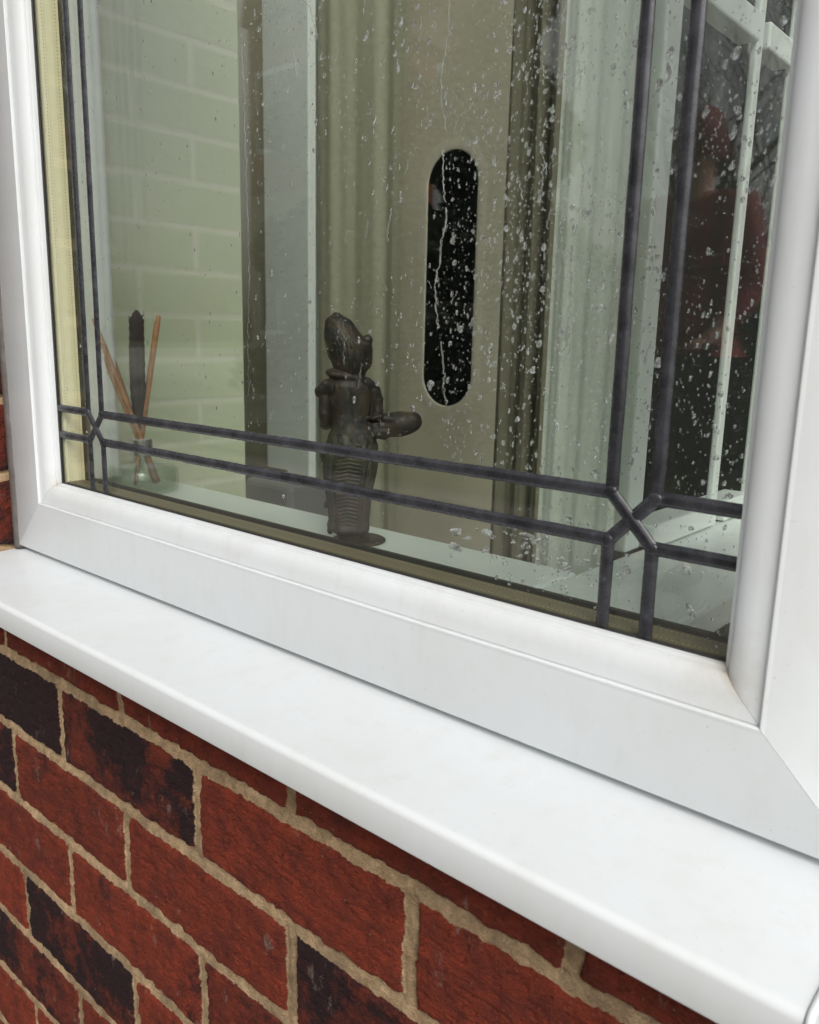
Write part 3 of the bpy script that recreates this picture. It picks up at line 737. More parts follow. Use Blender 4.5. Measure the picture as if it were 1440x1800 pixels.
for (x, y, z) in outer:   # project the outline to the door's edge, keeping its corners
    dx, dz = x-scx, z-(sz0+sz1)/2; kx = ((DX1-scx) if dx > 0 else (scx-DX0))/max(abs(dx), 1e-6); kz = ((DZ1-(sz0+sz1)/2) if dz > 0 else ((sz0+sz1)/2-DZ0))/max(abs(dz), 1e-6)
    kk = min(kx, kz); rect.append((scx+dx*kk, y, (sz0+sz1)/2+dz*kk))
v = rect+outer; f = [(i, (i+1) % n, n+(i+1) % n, n+i) for i in range(n)]
v += [(DX0, YB-0.030, DZ0), (DX1, YB-0.030, DZ0), (DX1, YB-0.030, DZ1), (DX0, YB-0.030, DZ1), (DX0, YB+.018, DZ0), (DX1, YB+.018, DZ0), (DX1, YB+.018, DZ1), (DX0, YB+.018, DZ1)]
q = 2*n; f += [(q, q+4, q+5, q+1), (q+1, q+5, q+6, q+2), (q+2, q+6, q+7, q+3), (q+3, q+7, q+4, q)]
def near(i, c):
    return min(range(n), key=lambda j: (rect[j][0]-c[0])**2+(rect[j][2]-c[1])**2)
for ci, c in enumerate(((DX0, DZ0), (DX1, DZ0), (DX1, DZ1), (DX0, DZ1))):
    j = near(0, c); j2 = (j+1) % n; j1 = (j-1) % n
    f.append((j1, q+ci, j)); f.append((j, q+ci, j2))
obj('door_leaf', v, f, M['door'], door)
rr = [(srx+0.030, YB-0.0302), (srx+0.022, YB-0.0308), (srx+0.012, YB-0.0314), (srx+0.003, YB-0.0312), (srx, YB-0.0305), (srx, YB-0.027)]
v = []; f = []
for (r, y) in rr: v += slot(r, y)
for i in range(len(rr)-1):
    for k in range(n): f.append((i*n+k, i*n+(k+1) % n, (i+1)*n+(k+1) % n, (i+1)*n+k))
obj('slot_trim', v, f, M['trim'], door, smooth=True)
v = slot(srx+0.002, YB-0.029); obj('slot_glass', v, [tuple(range(n))], M['black'], door)
b = MB(); b.bbox(DX0-0.07, DX0-0.004, YB-0.05, YB+0.018, DZ0, DZ1+.07, .004); b.bbox(DX1+0.004, DX1+0.07, YB-0.05, YB+0.018, DZ0, DZ1+.07, .004); b.bbox(DX0-0.0035, DX1+0.0035, YB-0.05, YB+0.018, DZ1+.004, DZ1+.07, .004)
b.build('door_frame', M['inner_white'], door)

def drape(name, x0, x1, y, z0, z1, mat, label, cat, waves, amp, seed=0, taper=0.0, dy=0.0):
    nx_, nz_ = 160, 60; v = []; f = []
    for side in (0, 1):
        for i in range(nx_+1):
            t = i/nx_; x = x0+(x1-x0)*t
            for j in range(nz_+1):
                s = j/nz_; z = z0+(z1-z0)*s; ph = t*waves*2*math.pi+seed
                a = amp*(0.75+0.25*math.sin(ph*0.37+seed))*(math.sin(ph+0.5*math.sin(ph*0.5)+0.35*math.sin(s*3+t*5))+0.3*math.sin(2.3*ph+s*2))
                v.append((x+taper*(s-0.5)*(t-0.5), y+dy*t+a+side*0.0012, z))
    w = nz_+1; B = (nx_+1)*w
    for i in range(nx_):
        for j in range(nz_):
            f.append((i*w+j, (i+1)*w+j, (i+1)*w+j+1, i*w+j+1)); f.append((B+i*w+j+1, B+(i+1)*w+j+1, B+(i+1)*w+j, B+i*w+j))
    o = obj(name, v, f, mat, smooth=True, loc=((x0+x1)/2, y, z0)); return tag(o, label, cat)
drape('khaki_curtain', -1.74, -1.43, 1.60, 0.25, 2.2, M['khaki'], 'khaki green folded curtain hanging left of the dark oval door slot', 'curtain', 2.6, 0.006, 1.0)
drape('dark_olive_curtain', -0.94, -0.80, 1.33, 0.15, 2.2, M['olive'], 'dark olive curtain hanging between the cream door and the pale net curtain', 'curtain', 3.2, 0.014, 2.0)
drape('net_curtain', -0.385, -0.312, 0.615, IZ-0.03, 1.95, M['voile'], 'pale green net curtain hanging in soft folds at the right behind the rainy glass', 'net curtain', 3.0, 0.0034, 0.3)
# white post left of the door area
b = MB(); b.bbox(-1.225*1.42, -1.108*1.42, 1.42, 1.445, 0.012, 2.35, .003)
tag(b.build('white_door_post', M['inner_white'], loc=(-1.69, 1.45, .012)), 'white painted vertical post standing just past the corner of the pale green wall', 'post')
# white framed side screen, running away from the window
scr = empty('side_screen', (-0.31, 0.62, IZ), 'white framed side screen running back from the right end of the inner sill', 'glazed screen')
def part(name, mt, *boxes, parent=None):
    b = MB()
    for q in boxes: b.bbox(*q, 0.002)
    return b.build(name, mt, parent)
part('screen_post', M['inner_white'], (-0.333, -0.311, 0.640, 0.667, IZ+.001, 1.95), parent=scr)
part('screen_post', M['inner_white'], (-0.3135, -0.3065, 0.812, 0.826, IZ+.001, 1.95), parent=scr)
part('screen_post', M['inner_white'], (-0.3125, -0.300, 0.905, 0.955, IZ+.001, 1.95), parent=scr)
part('screen_rail', M['inner_white'], (-0.324, -0.304, 0.669, 0.811, CAMZ+0.262, CAMZ+0.285), (-0.324, -0.304, 0.833, 0.904, CAMZ+0.262, CAMZ+0.285), parent=scr)
part('screen_rail', M['inner_white'], (-0.324, -0.304, 0.669, 0.811, CAMZ+0.325, CAMZ+0.34), (-0.324, -0.304, 0.833, 0.904, CAMZ+0.325, CAMZ+0.34), parent=scr)
part('screen_rail', M['inner_white'], (-0.330, -0.300, 0.669, 0.811, IZ+.001, IZ+0.022), (-0.330, -0.300, 0.833, 0.904, IZ+.001, IZ+0.022), parent=scr)
b = MB(); b.bbox(-0.3115, -0.203, 0.4580, 0.960, IZ-0.024, IZ-0.0005, 0.003)
tag(b.build('side_board', M['inner_white'], loc=(-0.25, 0.7, IZ-0.024)), 'pale board under the white side screen at the right end of the inner sill', 'board')
b = MB(); b.bbox(-1.10*0.98-0.09, -1.10*0.98+0.03, 0.90, 1.0, 0.012, CAMZ-0.262*0.95, .012, 3)
tag(b.build('grey_storage_box', M['greybin'], loc=(-1.1, .95, .012)), 'dark grey round cornered box standing behind the inner sill past the green wall', 'box')
b = MB(); b.bbox(-1.70, -1.56, 1.20, 1.34, 0.012, CAMZ-0.255*1.3, .004)
tag(b.build('brown_box', M['brownbox'], loc=(-1.6, 1.27, .012)), 'dark brown box half hidden by the corner of the green wall', 'box')

# ================================================================ statuette
def stat_axes():
    a = np.array([-0.989*0.505, 0.505, 0.0]); vd = a/np.linalg.norm(a); s = np.array([-vd[1]*-1.0, -vd[0], 0]); s = np.array([vd[1], -vd[0], 0.0])
    return a, s, vd          # foot point, screen-right, away from the camera
SA, SS, SD = stat_axes(); SDIST = float(np.dot(SA, SD))
def crop2s(cx, cy):          # pixel of the enlarged crop -> (sideways, height) in the statuette's plane
    r = R @ np.array([520+cx/3.912-720.0, 520+cy/3.912-900.0, F_PX]); k = SDIST/np.dot(r, SD); p = r*k
    return float(np.dot(p, SS)-np.dot(SA, SS)), float(p[2])+CAMZ
def SP(s, t, z): p = SA+SS*s+SD*t; return (p[0], p[1], z)
rows = [(118,266,298,.8),(126,258,305,.8),(136,250,312,.85),(143,218,352,.9),(152,208,368,.9),(172,200,388,.9),(200,200,405,.9),(240,195,432,.9),(290,195,480,.9),(320,200,522,.85),(345,212,527,.85),(400,215,527,.85),(450,240,517,.85),(500,258,502,.85),(530,275,480,.8),(560,285,475,.8),
        (585,235,500,.62),(610,190,520,.6),(650,205,530,.6),(700,215,525,.6),(760,232,520,.6),(820,250,512,.62),(880,250,520,.65),(930,238,530,.68),(980,218,548,.72),(1030,205,560,.74),(1100,196,564,.74),(1200,192,556,.72),(1300,196,532,.7),(1400,215,516,.68),(1500,228,508,.68),(1570,230,500,.7),(1615,214,502,.76),(1640,218,506,.78),(1665,248,500,.7),(1680,290,485,.6),(1722,296,482,.6)]
prof = []
for (cy, l, r, d) in rows:
    s0, z = crop2s(l, cy); s1, z1 = crop2s(r, cy); prof.append(((z+z1)/2, (s0+s1)/2, (s1-s0)/2, d))
prof = np.array(prof)
base_z = IZ+0.0002
_z0 = float(np.interp(1300, [q[0] for q in rows], prof[:, 0])); _zb = prof[-1, 0]; _zn = base_z+0.0025
prof[:, 0] = np.where(prof[:, 0] < _z0, _zn+(prof[:, 0]-_zb)*(_z0-_zn)/(_z0-_zb), prof[:, 0])
zz = np.arange(prof[0, 0], prof[-1, 0], -0.0007); o_ = prof[::-1]
cs = np.interp(zz, o_[:, 0], o_[:, 1]); hw = np.interp(zz, o_[:, 0], o_[:, 2]); dp = np.interp(zz, o_[:, 0], o_[:, 3])
ker = np.ones(7)/7
cs = np.convolve(np.pad(cs, 3, 'edge'), ker, 'valid'); hw = np.convolve(np.pad(hw, 3, 'edge'), ker, 'valid')
NS = 96; _A, _B = np.meshgrid(np.arange(len(zz))*0.11, np.arange(96)*0.25, indexing='ij'); NZ = fbm(_A, _B, 31, 4)+0.0; NZ[:, -8:] = NZ[:, -8:]*np.linspace(1, 0, 8)+NZ[:, :1]*np.linspace(0, 1, 8); V_ = []; Fc = []
H = prof[0, 0]-prof[-1, 0]
zc = lambda cy: float(np.interp(cy, [q[0] for q in rows], prof[:, 0]))
z_hair = zc(520); z_sh = zc(590); z_waist = zc(940); z_skirt = zc(1010); z_hem = zc(1590)
for i, z in enumerate(zz):
    for k in range(NS):
        a = 2*math.pi*k/NS; ca, sa = math.cos(a), math.sin(a); r = 1.0
        hwz = hw[i]
        if z > z_hair:      # braided hair in fine ridges, a band round the head
            r += 0.012*math.sin(34*a)
            r += 0.03*math.exp(-((z-zc(430))/0.0018)**2)
        elif z < z_skirt and z > z_hem:   # pleated skirt: central panel of scalloped folds at the back, vertical side pleats
            ang = (a-(-math.pi/2)+math.pi) % (2*math.pi)-math.pi
            if abs(ang+0.05) < 0.50: r += 0.040*math.sin(z*1900+abs(ang+.05)*9)+0.05
            else: r += 0.055*math.sin(17*a)
        elif z <= z_hem: r += 0.04*math.sin(9*a)
        elif z < z_waist: r += 0.03*math.sin(13*a+z*300)
        elif z < z_sh:
            ang = (a+math.pi/2+math.pi) % (2*math.pi)-math.pi
            r -= 0.05*math.exp(-(ang/0.12)**2)          # spine
        r += 0.030*NZ[i, k]
        x = cs[i]+hwz*r*ca; y = hwz*dp[i]*r*sa
        V_.append(SP(x, y, z))
n = len(zz)
for i in range(n-1):
    for k in range(NS):
        Fc.append((i*NS+k, (i+1)*NS+k, (i+1)*NS+(k+1) % NS, i*NS+(k+1) % NS))
Fc += [tuple(range(NS)), tuple((n-1)*NS+k for k in range(NS))[::-1]]
sb = MB(); sb.add(V_, Fc)
def ST(cx, cy, t): s, z = crop2s(cx, cy); return SP(s, t, z)
def ell(c, rx, ry, rz, n=16, tilt=0.0):
    v = []; f = []
    for i in range(n+1):
        th = math.pi*i/n
        for k in range(n):
            ph = 2*math.pi*k/n; p = (rx*math.sin(th)*math.cos(ph), ry*math.sin(th)*math.sin(ph), rz*math.cos(th))
            s_, z_ = p[0]*math.cos(tilt)-p[2]*math.sin(tilt), p[0]*math.sin(tilt)+p[2]*math.cos(tilt)
            v.append(tuple(np.array(c)+SS*s_+SD*p[1]+np.array([0, 0, z_])))
    for i in range(n):
        for k in range(n): f.append((i*n+k, (i+1)*n+k, (i+1)*n+(k+1) % n, i*n+(k+1) % n))
    return v, f
px = 0.72/1466.8/3.912*1.04
# collar with points over the shoulders
sb.add(*ell(ST(330, 545, 0), 120*px, 90*px, 42*px, tilt=-0.15)); sb.add(*ell(ST(215, 625, -0.001), 66*px, 60*px, 48*px, tilt=0.6))
sb.tube([ST(200,615,0), ST(150,655,-.002), ST(162,672,-.002)], [22*px, 8*px, 3*px], 8)
sb.add(*ell(ST(505, 625, 0.001), 62*px, 58*px, 46*px, tilt=-0.7)); sb.add(*ell(ST(250, 548, -0.002), 20*px, 22*px, 16*px))
# arms
sb.tube([ST(215,640,0.001), ST(200,720,.0), ST(200,800,.0), ST(205,880,.004)], [44*px, 40*px, 42*px, 38*px], 14)
sb.tube([ST(205,885,0.003), ST(215,880,.012), ST(235,860,.026)], [42*px, 34*px, 24*px], 12)
sb.tube([ST(530,640,0), ST(555,720,.002), ST(560,790,.002), ST(545,860,0)], [48*px, 46*px, 44*px, 42*px], 14)
sb.tube([ST(540,870,0), ST(540,930,0), ST(600,935,.002), ST(700,900,.004)], [46*px, 58*px, 56*px, 44*px], 14)
sb.tube([ST(485,838,-.004), ST(530,836,-.009), ST(590,815,-.006)], [13*px, 13*px, 13*px], 8)
# tray-like bowl held out in front
sb.add(*ell(ST(700, 885, .004), 165*px, 76*px, 84*px, tilt=0.10)); sb.add(*ell(ST(800, 855, .004), 64*px, 60*px, 54*px))
sb.add(*ell(ST(660, 850, .002), 90*px, 62*px, 46*px, tilt=-.05))
# topknot, ear flap, diadem bump, skirt frills
sb.tube([ST(282,160,0), ST(282,138,0), ST(283,124,0), ST(284,114,0)], [22*px, 20*px, 27*px, 17*px], 12)
sb.add(*ell(ST(495, 305, 0), 32*px, 34*px, 36*px)); sb.add(*ell(ST(497, 430, 0), 28*px, 34*px, 70*px))
for (cx, cy, rr_) in ((180,1095,16),(186,1125,14),(205,1440,15),(214,1420,14),(560,1130,12),(548,1160,14),(236,1610,20),(488,1650,20)):
    sb.add(*ell(ST(cx, cy, 0), rr_*px, rr_*1.2*px, rr_*1.5*px))
for k in range(26):      # ruffled edge of the shoulder cape, left and right
    t_ = k/12.0 if k < 13 else (k-13)/12.0
    if k < 13: c_ = ST(150+30*math.sin(t_*3.0)+100*t_*t_, 660-95*t_+55*t_*t_, -0.012*t_)
    else: c_ = ST(480+95*t_, 590+120*t_*t_, -0.006+0.006*t_)
    sb.add(*ell(c_, (19+9*(k % 2))*px, 26*px, (24+10*((k+1) % 2))*px))
for k in range(9): sb.add(*ell(ST(500+12*math.sin(k*1.3), 350+k*18, -0.004), 13*px, 20*px, 12*px))
# belt and sash
v0, f0 = ell(ST(385, 945, 0), 150*px, 104*px, 16*px); sb.add(v0, f0)
tmp = sb.build('tmp_statue', M['bronze'])
md = tmp.modifiers.new('r', 'REMESH'); md.mode = 'VOXEL'; md.voxel_size = 0.00055; md.use_smooth_shade = True
dg = bpy.context.evaluated_depsgraph_get(); me = bpy.data.meshes.new_from_object(tmp.evaluated_get(dg))
bpy.data.objects.remove(tmp, do_unlink=True)
stat = empty('statuette', (float(SA[0]), float(SA[1]), IZ), 'dark bronze statuette of a robed figure seen from behind holding out a bowl', 'statuette')
me.transform(Matrix.Translation(-Vector(stat.location))); me.materials.clear(); me.materials.append(M['bronze'])
fo = bpy.data.objects.new('figure', me); COL.objects.link(fo); fo.parent = stat
me.polygons.foreach_set('use_smooth', [True]*len(me.polygons))
b = MB(); c = SP(0.003, 0.004, IZ); b.lathe([(0.022, 0.0002), (0.0235, 0.0008), (0.0235, 0.0020), (0.0215, 0.0030), (0.014, 0.0034)], c, 40); b.build('plinth', M['bronze'], stat, smooth=False)

# ================================================================ reed diffuser
DY = 0.502
def onY(u, v, y): r = R @ np.array([u-720.0, v-900.0, F_PX]); r = r/r[1]*y; return np.array([r[0], r[1], r[2]+CAMZ])
dc = onY(252, 870, DY); dc[2] = IZ
dif = empty('reed_diffuser', (float(dc[0]), float(dc[1]), IZ), 'clear glass reed diffuser with silver collar and tan sticks at the left of the sill', 'diffuser')
ztop = float(onY(248, 812, DY)[2]); zc0 = float(onY(250, 800, DY)[2]); zc1 = float(onY(250, 772, DY)[2])
hb = ztop-IZ
b = MB(); b.lathe([(0.006, 0.0006), (0.036, 0.0006), (0.039, 0.003), (0.0395, hb*0.45), (0.039, hb-0.008), (0.034, hb-0.002), (0.012, hb), (0.0105, hb+0.004), (0.0105, zc1-IZ-0.001), (0.0085, zc1-IZ-0.001), (0.0085, hb+0.001), (0.032, hb-0.005), (0.0365, hb-0.010), (0.0365, 0.006), (0.032, 0.0035), (0.004, 0.0035)], dc, 40)
b.build('bottle', M['bottle'], dif, smooth=True)
b = MB(); b.lathe([(0.0109, zc0-IZ), (0.0125, zc0-IZ+.0004), (0.0125, zc1-IZ), (0.0117, zc1-IZ+0.0008), (0.0095, zc1-IZ+0.0008)], dc, 32); b.build('collar', M['chrome'], dif)
def stick(u0, v0, r, name='reed', mt='reed', y1=DY, ub=None):
    top = onY(u0, v0, y1); neck = np.array([dc[0], dc[1], zc1]); neck = neck+np.array([rnd.uniform(-.004, .004), rnd.uniform(-.003, .003), 0]); d = neck-top; bot = neck+d/abs(d[2])*(zc1-IZ-0.007)*0.95
    c0 = np.array([dc[0], dc[1]]); dd = bot[:2]-c0; L = np.hypot(*dd)
    if L > 0.021: bot[:2] = c0+dd/L*0.021
    b = MB(); pts = [tuple(bot), tuple(neck)]+[tuple(neck+(top-neck)*t) for t in (0.25, 0.5, 0.75, 1.0)]
    b.tube(pts, r, 8); b.build(name, M[mt], dif, smooth=True)
stick(164, 560, .0024, y1=.464); stick(170, 580, .0024, y1=.466); stick(188, 600, .0026, y1=.49); stick(279, 556, .0025); stick(176, 612, .0024, y1=.472); stick(183, 590, .0022, y1=.483); stick(274, 566, .0019, y1=.55)
# dark seed head stem: fuzzy, thick
top = onY(240, 545, DY); neck = np.array([dc[0], dc[1], zc1-0.006]); b = MB(); pts = []; rad = []
for i in range(40):
    t = i/39; p = neck+(top-neck)*t; p = p+np.array([-0.0025*math.sin(t*3.1), 0, 0]); pts.append(tuple(p)); rad.append((0.0024+0.0056*min(1, t*3.0))*(1.0 if t < .93 else (1-t)/.07*0.8+0.2)*rnd.uniform(.93, 1.08))
b.tube(pts, rad, 12)
for i in range(420):
    t = rnd.uniform(.12, .95); p = neck+(top-neck)*t; a = rnd.uniform(0, 6.28); r0 = 0.0072*min(1, t*3); d = np.array([math.cos(a), math.sin(a), 0]); tip = p+d*(r0+rnd.uniform(.0004, .0018))+np.array([-.0025*math.sin(t*3.1), 0, rnd.uniform(.002, .006)])
    b.tube([tuple(p+d*r0*0.6+np.array([-.0025*math.sin(t*3.1), 0, 0])), tuple(tip)], [0.0005, 0.0002], 4)
b.build('seed_head', M['darkreed'], dif, smooth=True)

# ================================================================ outside: seen mirrored in the glass
b = MB(); nx_ = 2
tag(obj('ground', [(-60, -60, 0), (60, -60, 0), (60, WALL+0.02, 0), (-60, WALL+0.02, 0)], [(0, 1, 2, 3)], M['grass']), 'lawn', 'ground', kind='structure')
tag(obj('driveway', [(-40, -30, 0.004), (-7.0, -30, 0.004), (-7.0, WALL+0.01, 0.004), (-40, WALL+0.01, 0.004)], [(0, 1, 2, 3)], M['drive']), 'pale concrete driveway added beyond the patio to lighten the reflection', 'driveway', kind='structure')  # out-of-view pale ground added to even out the glass reflection
tag(obj('patio', [(-7, -3.2, 0.006), (5, -3.2, 0.006), (5, WALL+0.01, 0.006), (-7, WALL+0.01, 0.006)], [(0, 1, 2, 3)], M['patio']), 'grey brown patio outside the window', 'patio', kind='structure')

def bare_tree(x, y, h, seed, label, group='bare trees across the lawn'):
    rr_ = random.Random(seed); t = empty('bare_tree', (x, y, 0), label, 'tree', group); tb = MB(); cb = MB()
    def grow(p, d, L, r, lev):
        n = 4; pts = [p]; rad = [r]
        for i in range(n):
            d = (d+Vector((rr_.gauss(0, .13), rr_.gauss(0, .13), rr_.gauss(0.05, .08)))).normalized(); p = p+d*L/n; pts.append(p); rad.append(r*(1-0.45*(i+1)/n))
        (tb if lev == 0 else cb).tube([q[:] for q in pts], rad, 7 if lev < 2 else 3, cap=False)
        if lev >= 4: return
        for k in range(4 if lev < 4 else 3):
            i = rr_.choice([2, 3, 4]) if lev else rr_.choice([1, 2, 3, 4]); a = rr_.uniform(0, 6.28); side = Vector((math.cos(a), math.sin(a), rr_.uniform(.1, .9)))
            grow(pts[i], (d*0.7+side*0.75).normalized(), L*rr_.uniform(.55, .8), max(0.0035, rad[i]*rr_.uniform(.5, .65)), lev+1)
    grow(Vector((x, y, 0)), Vector((0, 0, 1)), h*0.26, h*0.016, 0)
    tb.build('trunk', M['bark'], t, smooth=True); cb.build('branches', M['bark'], t)
bare_tree(-3.7, -7.6, 8.0, 1, 'tall bare winter tree nearest the house across the lawn')
bare_tree(-4.6, -10.5, 8.5, 2, 'tallest bare winter tree furthest across the lawn')
def bush(name, x0, x1, y0, y1, z0, z1, nl, seed, label, cat, size=0.07):
    rr_ = np.random.default_rng(seed); c = rr_.uniform([x0, y0, z0], [x1, y1, z1], (nl, 3))
    if cat == 'tree':
        m_ = ((c[:, 0]-(x0+x1)/2)/((x1-x0)/2))**2+((c[:, 1]-(y0+y1)/2)/((y1-y0)/2))**2 < (1-(c[:, 2]-z0)/(z1-z0))**1.2+0.05; c = c[m_]
    a = rr_.normal(size=(len(c), 3)); a /= np.linalg.norm(a, axis=1)[:, None]; bb = np.cross(a, rr_.normal(size=(len(c), 3))); bb /= np.linalg.norm(bb, axis=1)[:, None]
    s = size*rr_.uniform(.6, 1.4, (len(c), 1)); v = np.stack([c-a*s, c+bb*s*.5, c+a*s, c-bb*s*.5], 1).reshape(-1, 3); f = np.arange(len(v)).reshape(-1, 4)
    return v, f
for i, (x, y, h, w, lab) in enumerate(((-7.9, -7.2, 7.5, 1.5, 'dark evergreen tree added beside the neighbouring brick house to darken the reflection'), (-6.0, -7.4, 6.6, 1.3, 'broad dark evergreen tree added across the lawn to darken the reflection'))):
    t = empty('added_evergreen', (x, y, 0), lab, 'tree', 'evergreen trees added to darken the reflection')  # out-of-view evergreens added to block bright sky from the glass reflection
    rg = np.random.default_rng(50+i); n = 26000; zz_ = rg.uniform(0.2, h, n); ra = w*(1-(zz_/h)**2.2)*(0.75+0.25*np.sin(zz_*4+i))*np.sqrt(rg.uniform(0.25, 1, n)); an = rg.uniform(0, 6.283, n)
    ra *= 1+0.18*np.sin(an*3+zz_*1.7); c = np.stack([x+ra*np.cos(an), y+ra*np.sin(an), zz_], 1)
    a = rg.normal(size=(n, 3)); a /= np.linalg.norm(a, axis=1)[:, None]; bb = np.cross(a, rg.normal(size=(n, 3))); bb /= np.linalg.norm(bb, axis=1)[:, None]; s_ = 0.10*rg.uniform(.6, 1.4, (n, 1))
    v = np.stack([c-a*s_, c+bb*s_*.5, c+a*s_, c-bb*s_*.5], 1).reshape(-1, 3); obj('crown', v, np.arange(len(v)).reshape(-1, 4), M['leaf'], t)
    b = MB(); b.tube([(x, y, 0), (x, y, h*.5), (x, y, h*.93)], [.16, .10, .03], 8); b.build('trunk', M['bark'], t)
t = empty('hedge', (-4, -5.6, 0), 'clipped dark green hedge along the far side of the patio', 'hedge')
v, f = bush('x', -7.0, 3.0, -6.0, -5.2, 0.0, 1.25, 30000, 6, '', 'hedge', 0.05); obj('leaves', v, f, M['leaf'], t)
b = MB()
for i in range(40):
    x = -6.9+i*0.25; b.tube([(x, -5.6, 0), (x+.03, -5.58, .6), (x+.06, -5.62, 1.1)], [.02, .014, .006], 5)
b.build('stems', M['bark'], t)
# neighbouring house
hx0, hx1, hy0, hy1 = -11.45, -9.9, -11.0, -8.2
hs_ = empty('neighbour_house', ((hx0+hx1)/2, (hy0+hy1)/2, 0), 'narrow neighbouring house with rendered ground floor and red brick upper floor', 'house')
b = MB(); b.box(hx0, hx1, hy0, hy1, 0, 3.1); b.build('rendered_wall', M['hrend'], hs_)
b = MB(); b.box(hx0+.003, hx1-.003, hy0+.003, hy1-.003, 3.1, 5.6); b.build('upper_brick_wall', M['hbrick'], hs_)
xm = (hx0+hx1)/2; obj('roof', [(hx0-.05, hy0-.3, 5.6), (hx1+.3, hy0-.3, 5.6), (hx1+.3, hy1+.3, 5.6), (hx0-.05, hy1+.1, 5.6), (xm, hy0-.3, 7.9), (xm, hy1+.3, 7.9)], [(0, 4, 5, 3), (1, 2, 5, 4), (0, 1, 4), (2, 3, 5), (0, 3, 2, 1)], M['roof'], hs_)
for (z0_, z1_) in ((0.9, 2.2), (3.7, 4.9)):
    for x in (-10.7,):
        b = MB(); b.box(x-.5, x+.5, hy1-.02, hy1+.05, z0_, z1_); w_ = b.build('window', M['inner_white'], hs_)
        b = MB(); b.box(x-.44, x-.03, hy1+.03, hy1+.06, z0_+.08, z1_-.08); b.box(x+.03, x+.44, hy1+.03, hy1+.06, z0_+.08, z1_-.08)
        p_ = b.build('pane', M['black']); p_.parent = w_; p_.matrix_parent_inverse = Matrix.Translation(-Vector(hs_.location))

# person in a red jacket standing on the patio, mirrored in the right of the glass
PX, PY = -1.36, -2.30
per = empty('person', (PX, PY, 0.008), 'person in red hooded jacket and black trousers on the patio, mirrored in the glass', 'person', rz=0)
def ensure_skin(me_):
    bm = bmesh.new(); bm.from_mesh(me_); bm.verts.layers.skin.verify(); bm.to_mesh(me_); bm.free()
def skin_mesh(name, nodes, edges, mat, parent, sub=2):
    me = bpy.data.meshes.new(name); me.from_pydata([n_[0] for n_ in nodes], edges, []); ensure_skin(me)
    o = bpy.data.objects.new(name, me); COL.objects.link(o); sk = me.skin_vertices[0].data
    for i, n_ in enumerate(nodes): sk[i].radius = (n_[1], n_[2]); sk[i].use_root = (i == 0)
    md = o.modifiers.new('s', 'SKIN'); ms = o.modifiers.new('u', 'SUBSURF'); ms.levels = sub; ms.render_levels = sub
    dg = bpy.context.evaluated_depsgraph_get(); m2 = bpy.data.meshes.new_from_object(o.evaluated_get(dg)); bpy.data.objects.remove(o, do_unlink=True)
    o = bpy.data.objects.new(name, m2); COL.objects.link(o); o.parent = parent; m2.polygons.foreach_set('use_smooth', [True]*len(m2.polygons)); m2.materials.clear(); m2.materials.append(mat)
    return o
# body (one surface): pelvis root, spine, neck, head, arms with hands, legs with feet
B = [((0,0,.95),.12,.10),((0,0,1.12),.115,.09),((0,0,1.33),.14,.10),((0,0,1.46),.06,.055),((0,.005,1.53),.055,.055),((0,.02,1.63),.075,.09),((0,.015,1.71),.06,.075),
     ((.17,0,1.41),.055,.055),((.22,.02,1.14),.042,.042),((.19,.16,.98),.032,.032),((.18,.21,.95),.03,.018),
     ((-.17,0,1.41),.055,.055),((-.22,.02,1.14),.042,.042),((-.19,.16,.98),.032,.032),((-.18,.21,.95),.03,.018),
     ((.09,0,.88),.085,.085),((.10,.01,.50),.055,.058),((.10,-.01,.09),.036,.04),((.11,.13,.035),.04,.025),
     ((-.09,0,.88),.085,.085),((-.10,.01,.50),.055,.058),((-.10,-.01,.09),.036,.04),((-.11,.13,.035),.04,.025)]
E_ = [(0,1),(1,2),(2,3),(3,4),(4,5),(5,6),(2,7),(7,8),(8,9),(9,10),(2,11),(11,12),(12,13),(13,14),(0,15),(15,16),(16,17),(17,18),(0,19),(19,20),(20,21),(21,22)]
for sgn, hnd in ((1, 10), (-1, 14)):      # five fingers
    bx, by, bz = B[hnd][0]
    for k, (dx, L) in enumerate(((-.028, .062), (-.010, .075), (.008, .070), (.024, .055))):
        i0 = len(B); B += [((bx+dx, by+.035, bz-.004), .0085, .0085), ((bx+dx*1.1, by+.035+L*.5, bz-.012), .0078, .0078), ((bx+dx*1.1, by+.035+L*.8, bz-.034), .0068, .0068)]
        E_ += [(hnd, i0), (i0, i0+1), (i0+1, i0+2)]
    i0 = len(B); B += [((bx-sgn*.042, by-.005, bz-.004), .010, .010), ((bx-sgn*.055, by+.03, bz-.018), .0085, .0085)]; E_ += [(hnd, i0), (i0, i0+1)]
skin_mesh('body', B, E_, M['skin'], per)
Jn = [((0,0,1.05),.185,.135),((0,0,.98),.19,.14),((0,0,1.2),.175,.13),((0,0,1.36),.17,.125),((0,0,1.50),.095,.09),((.18,0,1.42),.078,.075),((.235,.02,1.14),.062,.062),((.20,.14,1.00),.05,.05),((-.18,0,1.42),.078,.075),((-.235,.02,1.14),.062,.062),((-.20,.14,1.00),.05,.05)]
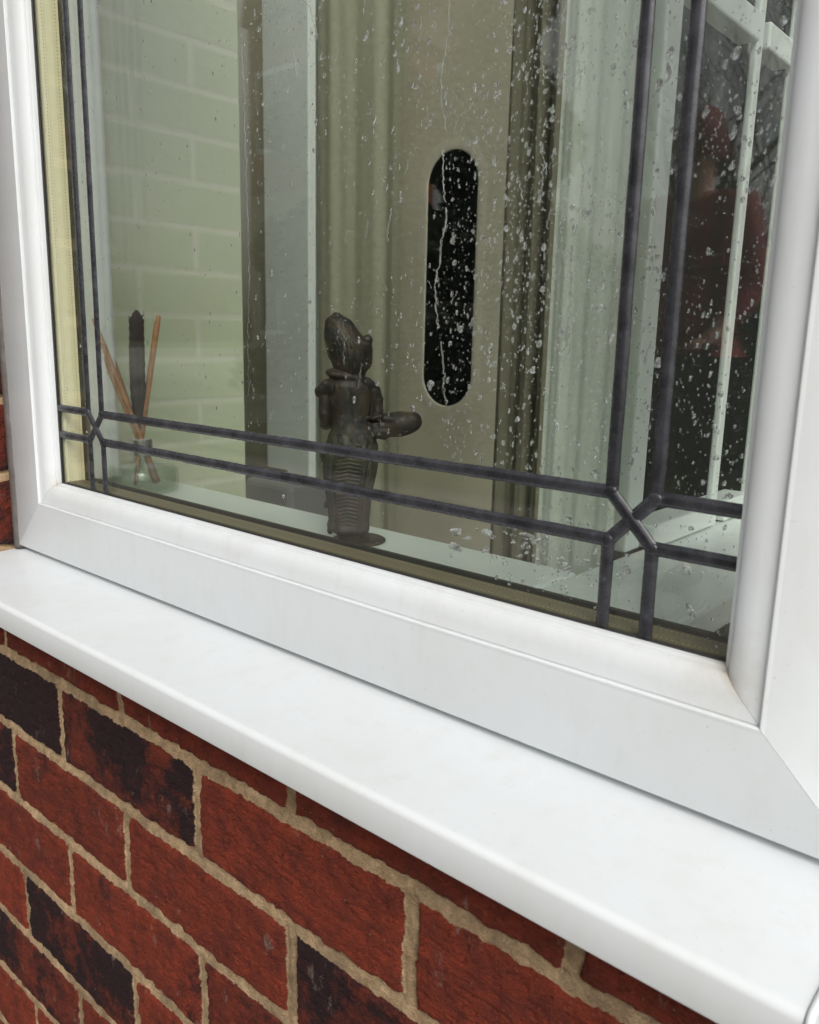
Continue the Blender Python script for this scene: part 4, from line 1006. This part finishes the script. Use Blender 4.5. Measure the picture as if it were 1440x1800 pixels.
skin_mesh('red_jacket', Jn, [(0,1),(0,2),(2,3),(3,4),(3,5),(5,6),(6,7),(3,8),(8,9),(9,10)], M['red'], per)
Tn = [((0,0,.93),.15,.115),((.09,0,.85),.098,.098),((.10,.01,.50),.072,.075),((.10,-.01,.10),.055,.062),((-.09,0,.85),.098,.098),((-.10,.01,.50),.072,.075),((-.10,-.01,.10),.055,.062)]
skin_mesh('trousers', Tn, [(0,1),(1,2),(2,3),(0,4),(4,5),(5,6)], M['trouser'], per)
for s_ in (1, -1):
    b = MB(); b.bbox(PX+s_*.11-.05, PX+s_*.11+.05, PY-.10, PY+.19, .008, .085, .03, 3); b.build('shoe', M['trouser'], per, smooth=True)
b = MB(); v, f = [], []
for i in range(13):
    th = math.pi*0.62*i/12
    for k in range(24):
        ph = 2*math.pi*k/24; rr_ = 1+0.03*math.sin(7*ph); v.append((PX+.098*rr_*math.sin(th)*math.cos(ph), PY+.0+.112*rr_*math.sin(th)*math.sin(ph)-0.012, 1.655+.14*math.cos(th)-0.05*max(0, -math.sin(ph))*math.sin(th)))
for i in range(12):
    for k in range(24): f.append((i*24+k, (i+1)*24+k, (i+1)*24+(k+1) % 24, i*24+(k+1) % 24))
obj('hood', v, f, M['red'], per, smooth=True)
v, f = [], []
for (cx, cz, rx, rz, nm, mt) in ((-.03, 1.655, .014, .007, 'eye', 'gasket'), (.03, 1.655, .014, .007, 'eye', 'gasket'), (0, 1.585, .026, .006, 'mouth', 'red')):
    b = MB(); vv, ff = [], []
    for i in range(9):
        th = math.pi*i/8
        for k in range(12): ph = 2*math.pi*k/12; vv.append((PX+cx+rx*math.sin(th)*math.cos(ph), PY+.108+.006*math.cos(th), .008+cz+rz*math.sin(th)*math.sin(ph)))
    for i in range(8):
        for k in range(12): ff.append((i*12+k, i*12+(k+1) % 12, (i+1)*12+(k+1) % 12, (i+1)*12+k))
    obj(nm, vv, ff, M[mt], per, smooth=True)
b = MB(); b.tube([(PX, PY+.105, 1.665), (PX, PY+.122, 1.635), (PX, PY+.130, 1.618)], [.008, .011, .013], 8); b.build('nose', M['skin'], per, smooth=True)
